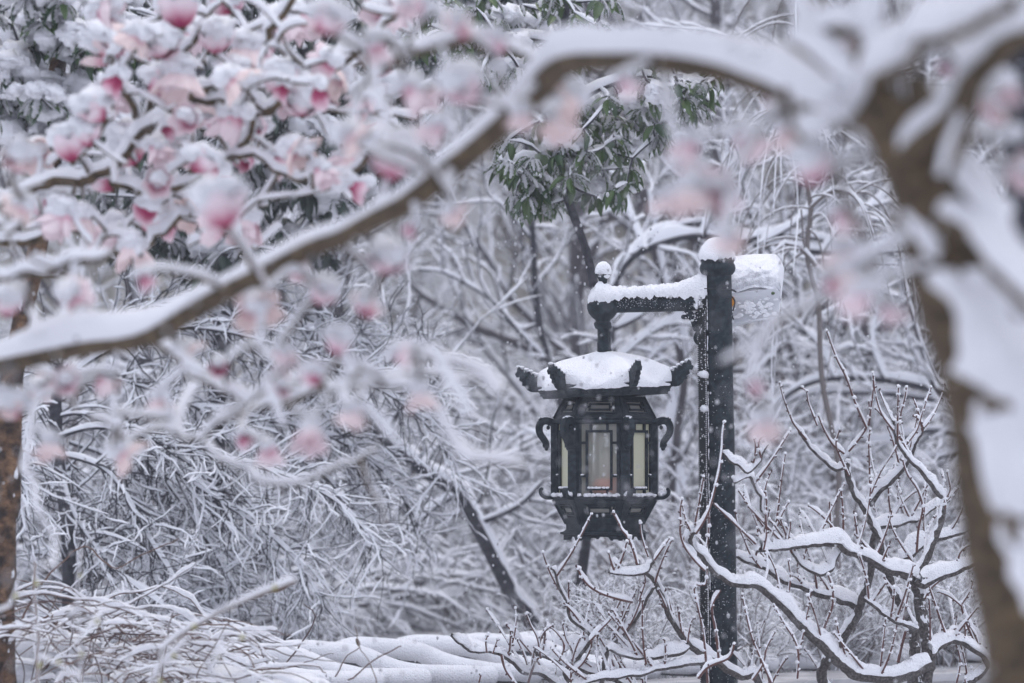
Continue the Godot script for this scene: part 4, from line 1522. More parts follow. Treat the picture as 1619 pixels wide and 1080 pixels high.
	for e in fill_poly([170, 10, 640, 10, 640, 160, 540, 310, 400, 370, 200, 400, 60, 400, 100, 260], 28):
		b2.append([e[0], e[1], rng.randf_range(46, 66), [0, 1, 2, 3, 0, 6, 3, 8][rng.randi_range(0, 7)]])
	var ex := fill_poly([170, 0, 640, 0, 700, 170, 560, 320, 400, 400, 200, 440, 0, 440, 0, 300, 140, 230], 140)
	magnolia(r2, l2, b2, ex, func(_x: float, _y: float) -> float: return 10.21, 0.45, 0.0030, 0.017, 0.0105)

func build_plums() -> void:
	var c := P(1466, 1080, 13.6)
	var root := thing("plum_tree", Vector3(c.x, 0.0, c.z), "leafless plum with budded shoots and thickly snowed bent limbs, right of the lamp post", "tree")
	# points, radius from, to (pixels), nearness from, to, snow height, width, chance of shoots
	var L := [
		[[1466, 1640, 1464, 1300] + z8([1195, 1080, 1215, 985, 1196, 850, 1176, 720, 1156, 640, 1172, 595, 1215, 520, 1250, 430, 1274, 345, 1276, 288]), 26.0, 5.0, 0.0, 0.1, 0.010, 0.010, 0.3],
		[z8([1150, 640, 1100, 622, 1040, 600, 950, 560, 880, 524, 850, 505, 810, 486, 760, 486, 690, 490, 600, 502, 510, 514, 488, 516]), 7.5, 2.6, 0.05, -0.2, 0.034, 0.020, 0.8],
		[z8([842, 505, 822, 545, 792, 592, 742, 618, 690, 596, 645, 548, 626, 520]), 4.5, 1.8, -0.03, -0.1, 0.028, 0.016, 0.4],
		[z8([1212, 990, 1165, 1022, 1100, 1052, 1000, 1058, 910, 1045, 845, 1008, 760, 928, 680, 840, 605, 762, 532, 700, 470, 662, 390, 652, 310, 612, 252, 562, 220, 520, 200, 482, 196, 462, 216, 438]), 10.5, 3.0, 0.0, -0.45, 0.032, 0.020, 0.9],
		[[1385, 1500, 1362, 1200] + z8([760, 1080, 770, 1000, 822, 930, 872, 850, 912, 760, 934, 690, 956, 620, 962, 560, 975, 480, 984, 432]), 14.0, 5.0, 0.55, 0.42, 0.024, 0.020, 0.3],
		[z8([912, 762, 860, 736, 790, 712, 700, 682, 620, 652, 552, 622, 515, 592, 470, 572, 400, 546, 378, 540]), 6.0, 2.5, 0.5, 0.3, 0.034, 0.020, 0.7],
		[[1448, 1500, 1450, 1200] + z8([1150, 1060, 1150, 900, 1110, 762, 1068, 690, 1036, 622, 1012, 522, 984, 432, 935, 332, 892, 282, 872, 222, 852, 135]), 15.0, 4.5, 0.35, 0.4, 0.016, 0.012, 0.3],
		[z8([962, 318, 1002, 268, 1062, 210, 1112, 158, 1132, 100, 1162, 48, 1190, -10]), 5.0, 2.0, 0.4, 0.3, 0.034, 0.018, 0.5],
		[z8([968, 424, 1060, 410, 1120, 398, 1180, 368, 1250, 318, 1300, 300]), 4.5, 2.2, 0.4, 0.5, 0.034, 0.018, 0.6],
		[z8([1166, 655, 1192, 672, 1262, 632, 1340, 602, 1390, 580, 1460, 540]), 6.5, 3.5, 0.0, 0.0, 0.036, 0.022, 0.3],
		[z8([1100, 560, 1180, 500, 1270, 462, 1345, 442, 1420, 410]), 5.5, 3.0, 0.3, 0.35, 0.044, 0.026, 0.3],
		[z8([930, 715, 1000, 772, 1090, 822, 1165, 852]), 3.0, 3.4, -0.05, -0.02, 0.014, 0.009, 0.3],
		[z8([1215, 960, 1242, 930, 1300, 902, 1380, 922, 1440, 962, 1462, 1000]), 6.0, 4.0, 0.0, 0.15, 0.030, 0.020, 0.5],
		[[1540, 1400, 1530, 1180] + z8([1365, 1100, 1400, 1060, 1462, 1000, 1440, 930, 1400, 860, 1352, 742]), 13.0, 3.0, 0.15, 0.2, 0.020, 0.015, 0.4],
		[z8([855, 160, 812, 172, 770, 132, 720, 90, 682, 42, 655, 0]), 3.6, 1.8, 0.4, 0.35, 0.016, 0.010, 0.2],
		[z8([1275, 290, 1242, 262, 1202, 202, 1152, 142, 1102, 82, 1062, 0, 1055, -40]), 4.5, 1.8, 0.1, 0.0, 0.022, 0.012, 0.3],
		[z8([330, 95, 350, 130, 400, 150, 440, 178, 480, 140, 505, 95, 525, 62]), 2.6, 1.8, -0.4, -0.4, 0.028, 0.013, 0.2],
		[z8([385, 225, 440, 205, 470, 240, 490, 290, 500, 350]), 2.4, 1.8, -0.4, -0.2, 0.022, 0.012, 0.3]]
	# thin shoots: points, radius from, to, nearness from, to
	var T := [
		[z8([216, 440, 245, 395, 272, 340, 290, 280, 302, 230, 315, 180, 326, 100, 330, 25, 338, -30]), 2.7, 1.3, -0.45, -0.4],
		[z8([255, 600, 215, 560, 170, 500, 150, 440, 152, 385, 150, 340, 158, 298]), 2.0, 1.2, -0.45, -0.5],
		[z8([505, 512, 518, 440, 516, 370, 518, 310, 515, 258]), 2.0, 1.1, -0.2, -0.2],
		[z8([505, 665, 522, 600, 520, 525]), 2.6, 1.6, -0.25, -0.2], [z8([802, 465, 792, 400, 788, 312]), 2.2, 1.3, -0.05, -0.05],
		[z8([838, 505, 846, 420, 845, 350, 838, 260]), 2.3, 1.2, -0.05, -0.1], [z8([905, 515, 906, 450, 892, 350]), 2.0, 1.2, 0, 0],
		[z8([975, 555, 1005, 495, 1035, 415, 1052, 350]), 2.3, 1.2, 0, 0], [z8([600, 735, 615, 680, 620, 620, 612, 560]), 1.9, 1.3, -0.2, -0.2],
		[z8([745, 895, 770, 830, 800, 750, 800, 680, 782, 620]), 2.3, 1.4, -0.15, -0.2], [z8([850, 100, 802, 62, 765, 0, 740, -60]), 2.0, 1.2, 0.35, 0.3],
		[z8([870, 90, 912, 40, 945, -10, 960, -60, 955, -120]), 2.0, 1.1, 0.35, 0.3], [z8([690, 40, 640, -20, 620, -60, 590, -140, 575, -200]), 1.9, 1.0, 0.3, 0.3],
		[z8([960, 230, 958, 150, 955, 60, 960, 0]), 1.7, 1.0, 0.35, 0.3], [z8([965, 270, 1005, 180, 1060, 95, 1090, 40]), 1.9, 1.1, 0.3, 0.3],
		[z8([1160, 520, 1168, 420, 1185, 330, 1160, 250, 1120, 190, 1100, 130]), 2.0, 1.1, 0.1, 0.0], [z8([1060, 0, 1010, -70, 985, -150, 975, -230]), 1.8, 1.0, 0.0, 0.0],
		[z8([1100, 80, 1160, 0, 1185, -80, 1215, -160, 1220, -180]), 1.9, 1.0, 0.1, 0.1], [z8([1070, 60, 1090, -60, 1110, -140, 1115, -180]), 1.7, 1.0, 0.1, 0.0],
		[z8([1140, 560, 1100, 500, 1060, 430, 1040, 370]), 1.9, 1.1, 0.2, 0.2], [z8([870, 195, 835, 120, 815, 60, 830, 0]), 1.8, 1.0, 0.35, 0.3],
		[z8([735, -20, 700, -110, 690, -160, 672, -180]), 1.6, 0.9, 0.3, 0.3], [z8([945, -10, 900, -110, 860, -220, 820, -300, 790, -380, 775, -420]), 2.0, 1.0, 0.3, 0.2],
		[z8([955, -20, 965, -100, 975, -180, 972, -240]), 1.7, 0.9, 0.3, 0.2], [z8([495, 590, 450, 530, 420, 460, 395, 400, 385, 350]), 1.8, 1.0, -0.1, -0.1],
		[z8([560, 420, 580, 370, 600, 330, 612, 310]), 1.9, 1.1, -0.1, -0.1], [z8([560, 390, 570, 310, 580, 230, 598, 105]), 1.8, 1.0, -0.1, -0.1],
		[z8([505, 410, 455, 340, 400, 260]), 1.9, 1.1, -0.15, -0.15], [z8([500, 300, 520, 220, 540, 175]), 1.6, 0.9, -0.2, -0.2],
		[z8([540, 1079, 500, 990, 455, 880, 430, 780, 415, 705]), 2.0, 1.1, -0.5, -0.5], [z8([650, 1060, 655, 960, 640, 900, 590, 820, 550, 750]), 1.9, 1.2, -0.3, -0.3],
		[z8([650, 970, 680, 850, 708, 690]), 1.8, 1.2, -0.2, -0.2], [z8([1330, 1079, 1345, 980, 1320, 880, 1330, 800]), 1.9, 1.1, 0.1, 0.1],
		[z8([1460, 1010, 1400, 890, 1360, 790, 1350, 740]), 2.4, 1.6, 0.15, 0.1], [z8([1350, 750, 1300, 710, 1250, 690]), 1.8, 1.1, 0.1, 0.1], [z8([1080, 990, 1095, 920, 1112, 860]), 3.2, 2.6, 0.05, 0.05],
		[z8([1195, 720, 1215, 680, 1260, 640]), 2.8, 1.8, 0, 0], [z8([1350, 745, 1385, 690, 1400, 640]), 1.8, 1.0, 0.1, 0.1], [z8([1250, 330, 1300, 260, 1290, 180]), 2.0, 1.2, 0.2, 0.2]]
	plum(root, L, T, 13.9, 16)
	# a second one whose limbs come in from below, under the lantern
	c = P(1215, 1640, 13.3)
	var r2 := thing("plum_tree", Vector3(c.x, 0.0, c.z), "lower leafless plum whose snowy limbs reach up beneath the lantern", "tree")
	var L2 := [
		[[1250, 1640, 1235, 1250, 1200, 1085, 1168, 1068, 1138, 1050, 1109, 1035, 1087, 1017, 1068, 987, 1053, 961, 1042, 938, 1031, 917, 1018, 900, 1008, 890], 13.0, 3.4, 0.0, -0.35, 0.022, 0.015, 0.8],
		[[1087, 1020, 1064, 1036, 1020, 1040, 985, 1037, 960, 1028], 4.5, 2.2, -0.2, -0.3, 0.032, 0.018, 0.6],
		[[1130, 1046, 1090, 1052, 1050, 1060, 1010, 1068, 960, 1072, 900, 1092], 4.0, 2.0, -0.2, -0.3, 0.020, 0.014, 0.6],
		[[1034, 888, 1020, 904, 992, 909, 963, 905], 3.0, 1.8, -0.35, -0.35, 0.030, 0.016, 0.3],
		[[1100, 1500, 960, 1200, 905, 1095, 880, 1079, 860, 1065, 830, 1062, 811, 1048, 793, 1036, 770, 1032, 741, 1028, 727, 1018, 715, 1003], 9.0, 1.8, 0.1, -0.3, 0.024, 0.014, 0.9],
		[[940, 1130, 896, 1069, 919, 1039, 933, 1013, 926, 999, 907, 980, 896, 954, 881, 924, 871, 899], 5.0, 1.8, -0.1, -0.3, 0.024, 0.013, 0.7],
		[[1060, 1130, 980, 1079, 950, 1066, 900, 1052, 860, 1040, 845, 1030], 6.0, 2.4, 0, -0.2, 0.024, 0.015, 0.8],
		[[940, 1110, 952, 1065, 959, 1036, 978, 1010, 1000, 984, 1026, 950, 1034, 920], 4.5, 2.4, -0.1, -0.3, 0.012, 0.010, 0.7]]
	var T2 := [
		[[1008, 892, 1002, 870, 993, 849, 984, 838, 978, 825, 970, 811], 3.0, 1.8, -0.35, -0.3], [[1035, 885, 1044, 872, 1058, 852], 2.0, 1.3, -0.35, -0.35], [[1025, 880, 1015, 850, 1012, 826], 1.6, 1.0, -0.3, -0.3],
		[[1000, 952, 978, 947, 948, 937, 926, 921, 911, 895], 2.6, 1.4, -0.3, -0.4], [[933, 1013, 950, 995, 968, 975, 985, 940], 2.2, 1.2, -0.3, -0.3], [[896, 1069, 920, 1050, 935, 1020, 930, 1000], 2.2, 1.4, -0.2, -0.2],
		[[835, 1080, 845, 1050, 858, 1030, 862, 1002], 2.2, 1.2, -0.1, -0.2], [[855, 1040, 850, 1010, 840, 990, 833, 972], 2.0, 1.1, -0.2, -0.2], [[884, 1045, 892, 1020, 880, 1000, 870, 992], 2.2, 1.1, -0.2, -0.2],
		[[904, 1060, 905, 1030, 895, 1010, 890, 988], 1.8, 1.0, -0.2, -0.2], [[793, 1036, 800, 1060, 822, 1090], 2.4, 1.6, -0.2, -0.2], [[770, 1032, 768, 1012, 772, 1004], 1.9, 1.1, -0.3, -0.3], [[779, 1033, 786, 1012], 1.5, 1.0, -0.3, -0.3],
		[[757, 1079, 760, 1068], 1.8, 1.2, -0.3, -0.3], [[1119, 1080, 1112, 1000, 1098, 930, 1115, 925, 1118, 900], 2.2, 1.2, -0.4, -0.4], [[1137, 1043, 1132, 1000, 1126, 960, 1139, 934], 2.4, 1.6, -0.4, -0.4], [[1104, 1072, 1120, 1054, 1152, 1040, 1160, 1020], 3.0, 2.0, -0.5, -0.5],
		[[1010, 950, 1020, 920, 1018, 905], 1.7, 1.0, -0.3, -0.3], [[1087, 1015, 1092, 985, 1096, 978], 1.8, 1.1, -0.3, -0.3], [[1078, 1000, 1074, 968], 1.5, 1.0, -0.3, -0.3], [[1100, 880, 1082, 858, 1085, 830, 1079, 800], 1.7, 1.0, -0.4, -0.4], [[1190, 1075, 1206, 1050, 1212, 1025, 1225, 1000], 2.2, 1.2, -0.3, -0.3]]
	plum(r2, L2, T2, 13.9, 14)

func build_evergreens() -> void:
	make_leaves()
	var d := 12.2
	var c := P(6, 900, d)
	var a := thing("evergreen_tree", Vector3(c.x, 0, c.z), "broadleaf evergreen at the far left with brown trunk and heavy pads of snow", "tree")
	var tr := {"p": smooth(PackedVector3Array([Vector3(c.x, -0.05, c.z), P(4, 900, d), P(14, 800, d), P(14, 700, d), P(18, 600, d), P(40, 480, d), P(66, 360, d), P(80, 260, d), P(84, 160, d), P(100, 40, d), P(110, -80, d)]), 0.03)}
	tr.r = taper(tr.p.size(), 0.058, 0.022)
	evergreen(a, tr, [limb([84, 170, 60, 130, 40, 90, 20, 40], d, d, 6, 3, 0.05), limb([84, 170, 120, 120, 140, 60, 180, 20], d, d, 6, 3, 0.05), limb([80, 260, 40, 220, 10, 180, -20, 150], d, d, 6, 3, 0.05)],
		fill_poly([-20, -20, 190, -20, 200, 60, 160, 120, 150, 240, 140, 330, 90, 330, 70, 230, 0, 210, -20, 120], 66), d, 0.35, 0.088, 7, 240, 0.9, 0.8, 0)
	d = 17.5
	c = P(330, 900, d)
	var b := thing("evergreen_tree", Vector3(c.x, gy(c.x, c.z), c.z), "dark blue green evergreen behind the farther magnolia, dusted all over with snow", "tree")
	tr = {"p": smooth(PackedVector3Array([Vector3(c.x, 0.9, c.z), P(335, 800, d), P(345, 600, d), P(360, 420, d), P(370, 250, d), P(380, 60, d), P(385, -120, d)]), 0.05)}
	tr.r = taper(tr.p.size(), 0.06, 0.03)
	evergreen(b, tr, [limb([365, 350, 280, 300, 210, 270, 150, 230], d, d, 6, 3, 0.06), limb([370, 300, 450, 240, 540, 180, 640, 120], d, d, 6, 3, 0.06), limb([380, 120, 480, 80, 600, 40, 720, 20, 850, 0], d, d, 7, 3, 0.06), limb([360, 420, 420, 400, 480, 420, 520, 470], d, d, 5, 3, 0.06), limb([375, 200, 300, 120, 260, 60, 230, 0], d, d, 5, 3, 0.06)],
		fill_poly([130, -20, 900, -20, 860, 60, 700, 110, 660, 250, 560, 330, 500, 440, 380, 470, 280, 400, 200, 420, 140, 300], 430), d, 0.6, 0.11, 7, 140, 0.45, 0.15, 3)
	d = 15.6
	c = P(905, 1000, 18.0)
	var e := thing("evergreen_tree", Vector3(c.x, 0.7, c.z), "glossy green evergreen with drooping leaves, its slim dark trunk behind the lantern", "tree")
	tr = {"p": smooth(PackedVector3Array([Vector3(c.x, 0.5, c.z), P(918, 930, 17.6), P(944, 760, 16.8), P(957, 540, d), P(944, 475, d), P(928, 400, d), P(905, 335, d), P(892, 290, d), P(880, 200, d), P(890, 80, d), P(900, -60, d)]), 0.03)}
	tr.r = taper(tr.p.size(), 0.026, 0.016)
	evergreen(e, tr, [limb([890, 280, 860, 260, 830, 250, 800, 270], d, d, 4, 2, 0.04), limb([892, 290, 930, 250, 960, 240, 1000, 250], d, d - 0.2, 4, 2, 0.04), limb([882, 180, 950, 140, 1020, 120, 1090, 140, 1120, 160], d, d, 5, 2, 0.04), limb([892, 70, 820, 60, 740, 60, 680, 40], d, d, 5, 2, 0.04), limb([900, 290, 915, 300, 940, 310], d, d, 3, 2, 0.03)],
		fill_poly([785, 230, 850, 190, 900, 160, 980, 150, 1005, 200, 1000, 260, 990, 310, 930, 320, 900, 300, 870, 330, 830, 330, 800, 290], 84) + fill_poly([990, 90, 1140, 100, 1125, 170, 1080, 190, 1040, 220, 1000, 190], 40) + fill_poly([620, -10, 1000, -10, 960, 50, 860, 130, 780, 120, 680, 110], 60), d, 0.35, 0.084, 6, 290, 0.66, 0.12, 2)

func build_weeping() -> void:
	var d := 16.6
	var c := P(110, 1020, d)
	var o := {"lev": 1, "seg": [7, 4], "kids": [4, 0], "t0": [0.15, 0.2], "ang": [42.0, 40.0], "ratio": [0.5, 0.5], "wob": [0.28, 0.3], "trop": [-0.06, -0.06], "end": [0.5, 0.5], "sides": [5, 4], "sh": [0.0085, 0.007], "sw": [0.0056, 0.0048], "bare": 0.38, "sk": 6, "L": 0.33, "r": 0.0046, "ang0": 60.0, "keep": 0.16}
	var L := [limb([110, 1060, 112, 950, 106, 820, 92, 720, 88, 640, 95, 580], d, d, 16, 9, 0.05)]
	for e in [
		[[90, 660, 130, 655, 200, 680, 260, 704, 350, 726, 450, 752, 540, 800, 600, 870], 0.0, -0.3], [[88, 620, 160, 560, 260, 520, 380, 530, 500, 575, 610, 622, 690, 690, 720, 760], 0.2, 0.5],
		[[100, 720, 160, 740, 205, 792, 240, 860, 275, 915, 290, 960], -0.2, -0.5], [[92, 690, 180, 680, 300, 762, 420, 842, 480, 902, 510, 960], -0.1, -0.4], [[100, 760, 120, 820, 180, 900, 260, 960], -0.3, -0.6],
		[[90, 640, 60, 640, 40, 690, 30, 760, 40, 840], -0.2, -0.6], [[95, 600, 180, 600, 300, 640, 420, 700, 520, 760, 560, 850], 0.2, 0.5], [[95, 590, 200, 500, 330, 470, 430, 480, 540, 530, 640, 560], 0.4, 0.9],
		[[180, 680, 260, 760, 330, 860, 380, 950, 400, 990], 0.2, 0.1], [[300, 640, 400, 660, 520, 690, 620, 760, 660, 850], 0.4, 0.6], [[92, 700, 140, 800, 210, 870, 330, 960], 0.3, 0.4], [[260, 704, 330, 800, 430, 880, 470, 980], 0.5, 0.6], [[110, 700, 200, 740, 300, 850, 350, 950], 0.6, 0.8], [[380, 530, 450, 600, 540, 690, 580, 790], 0.6, 0.8]]:
		var l := limb(e[0], d + e[1], d + e[2], 3.4, 1.3, 0.03)
		l.merge({"sh": 0.014, "sw": 0.009})
		L.append(l)
	var w := traced_tree("weeping_tree", L, "weeping tree at lower left, a dense dark tangle of drooping snowy twigs", "tree", o, 0.02, 0.014, "bark_dark", 66.0)
	# fine upright tips above it
	var bk := MB.new()
	var sn := MB.new()
	for e in [[540, 600, 545, 560, 570, 520, 580, 480], [560, 590, 600, 560, 620, 520, 610, 470], [600, 610, 640, 560, 660, 540, 655, 500], [640, 620, 670, 580, 680, 545, 690, 510], [520, 580, 525, 540, 510, 500], [480, 570, 500, 520, 545, 500, 560, 470], [660, 640, 680, 600, 660, 560, 630, 545]]:
		var l := limb(e, d + 0.6, d + 0.6, 2.0, 0.7, 0.03)
		tube(bk, l.p, l.r, 5)
		snow_on(sn, l.p, l.r, 0.006, 0.004, 6)
		for k in 3:
			var i := rng.randi_range(2, l.p.size() - 2)
			var p := bezier(l.p[i], l.p[i] + Vector3(rng.randf_range(-0.06, 0.06), 0.05, 0), l.p[i] + Vector3(rng.randf_range(-0.12, 0.12), 0.14, 0.0), 6)
			tube(bk, p, taper(6, 0.0035, 0.0015), 4)
	var up := put("upright_twigs", bk, M.bark_dark, w, true)
	put("twig_snow", sn, M.snow_far, up, true)

func build_brambles() -> void:
	var d := 12.4
	var c := P(90, 1150, d)
	var root := thing("bramble_thicket", Vector3(c.x, 0.0, c.z), "low bramble thicket in the lower left corner, brown canes sagging under snow", "shrub")
	var canes := [
		[[25, 1006, 45, 960, 70, 915, 100, 888, 135, 864, 160, 885, 182, 897, 225, 878, 282, 852], 1.7, 0.9, 0.6], [[110, 990, 190, 962, 250, 930, 310, 890], 2.0, 0.9, 0.7], [[250, 1045, 266, 1018, 320, 980, 395, 948, 465, 922], 4.0, 2.6, 0.8],
		[[60, 1080, 58, 1000, 55, 950, 54, 890], 2.6, 2.0, 0.2], [[125, 1085, 127, 1040, 124, 1000, 60, 1010], 2.6, 1.6, 0.3], [[0, 700, 40, 712, 60, 720, 90, 722], 1.5, 1.0, 0.8], [[-10, 790, 20, 765, 45, 735, 75, 738], 1.4, 1.0, 0.6], [[10, 705, 25, 740, 30, 780, 15, 830], 1.4, 1.0, 0.3],
		[[430, 1080, 440, 1060, 475, 1020, 500, 975, 480, 955], 1.5, 0.9, 0.4], [[550, 1075, 580, 1050, 620, 1030, 634, 1022], 1.3, 0.9, 0.4], [[530, 1070, 545, 1040, 568, 1024], 1.2, 0.9, 0.3], [[595, 1080, 580, 1045, 566, 1020, 562, 990], 1.0, 0.7, 0.2],
		[[300, 1005, 340, 1010, 375, 1025, 400, 1050, 412, 1070], 1.4, 0.9, 0.8], [[400, 1060, 445, 1052, 500, 1052, 515, 1064], 1.6, 1.0, 0.8], [[-20, 960, 60, 940, 160, 955, 260, 985, 330, 995], 2.2, 1.2, 1.0], [[-20, 1010, 80, 985, 190, 1000, 300, 1010, 380, 1040], 2.4, 1.4, 1.0]]
	for k in 210:
		var x := rng.randf_range(-60, 330)
		var y := lerpf(1150, 945 + maxf(0.0, x) * 0.22, pow(rng.randf(), 0.9))
		var s := 1.0 if rng.randf() < 0.68 else -1.0
		var L := rng.randf_range(70, 260)
		var h := rng.randf_range(-10, 45)
		canes.append([[x, y, x + s * L * 0.3, y - h, x + s * L * 0.65, y - h * 0.9 + rng.randf_range(-10, 15), x + s * L, y + rng.randf_range(-10, 50)], rng.randf_range(0.8, 1.7), 0.6, rng.randf_range(0.4, 1.3)])
	for k in 34:   # stems rooted in the ground that carry the thicket
		var x := rng.randf_range(-40, 330)
		canes.append([[x + rng.randf_range(-60, 60), 1760, x + rng.randf_range(-30, 30), 1400, x, 1150, x + rng.randf_range(-20, 20), 1060, x + rng.randf_range(-70, 70), rng.randf_range(960, 1020)], 2.4, 0.9, 0.5])
	for e in canes:
		var dd := d + rng.randf_range(-0.7, 0.7)
		var l := limb(e[0], dd, dd + rng.randf_range(-0.5, 0.5), e[1], e[2], 0.018)
		var b := MB.new()
		b.use_col = true
		wiggle(l.p, 0.007)
		b.col = [Color(0.10, 0.055, 0.045), Color(0.16, 0.10, 0.075), Color(0.075, 0.045, 0.042)][rng.randi() % 3]
		tube(b, l.p, l.r, 6, 0.1)
		var part := put("cane", b, M.twig, root)
		b = MB.new()
		if rng.randf() < 0.48: continue
		snow_on(b, l.p, l.r, 0.012 * e[3], 0.0064 * sqrt(e[3]), 8, 0.9, 14.0, 0.1)
		put("cane_snow", b, M.snow, part)
	var b := MB.new()   # snow caught inside the thicket
	for k in 240:
		var x := rng.randf_range(-60, 480)
		var y := lerpf(1180, 1000 + maxf(0.0, x) * 0.17, rng.randf())
		blob(b, P(x, y, d + rng.randf_range(0.1, 1.0)), Vector3(rng.randf_range(0.05, 0.13), rng.randf_range(0.02, 0.045), 0.06), 8, 11, 0.35)
	put("snow_pads", b, M.snow, root, true)
	# dry seed head on a stalk
	b = MB.new()
	blob(b, P(566, 1016, d), Vector3(0.006, 0.014, 0.006), 8, 9, 0.2, Basis(Vector3(0, 0, 1), 0.4))
	put("dry_leaf", b, M.bark_brown, root)

func build_tan_stems() -> void:
	var d := 9.0
	var c := P(130, 1300, d)
	var root := thing("tan_stemmed_shrub", Vector3(c.x, 0.0, c.z), "blurred thin tan stems rising nearest in the lower left corner, before the bramble", "shrub")
	for e in [[[130, 2400, 127, 1300, 128, 1080, 124, 1000, 122, 930, 128, 870], 3.0, 2.0], [[55, 2400, 58, 1300, 60, 1080, 57, 1000, 55, 940, 54, 885], 2.6, 1.7], [[250, 2400, 245, 1300, 252, 1060, 270, 1016, 330, 978, 400, 944, 470, 918], 4.2, 2.6], [[320, 2400, 325, 1300, 335, 1080, 342, 1040, 355, 1000], 3.0, 2.0], [[210, 2400, 214, 1300, 236, 1090, 262, 1050, 300, 1008], 2.6, 1.6], [[0, 2400, -10, 1300, -20, 1000, 15, 960, 35, 900], 2.4, 1.6], [[128, 1010, 150, 985, 165, 960], 1.8, 1.2], [[342, 1040, 380, 1010, 420, 1000], 1.8, 1.2], [[128, 1075, 90, 1050, 60, 1040], 1.8, 1.2]]:
		var l := limb(e[0], d, d + 0.1, e[1], e[2], 0.02)
		var b := MB.new()
		b.use_col = true
		b.col = Color(0.17, 0.13, 0.10)
		tube(b, l.p, l.r, 7, 0.1)
		for k in range(l.p.size() - 40, l.p.size(), 9):
			if k > 0:
				b.col = Color(0.35, 0.33, 0.10)
				blob(b, l.p[k] + Vector3(0.005, 0.003, 0.004), Vector3(0.005, 0.007, 0.005), 6, 7, 0.3)
		var part := put("stem", b, M.twig, root)
		b = MB.new()
		snow_on(b, l.p, l.r, 0.009, 0.006, 8, 0.8, 10.0, 0.05)
		put("stem_snow", b, M.snow, part)

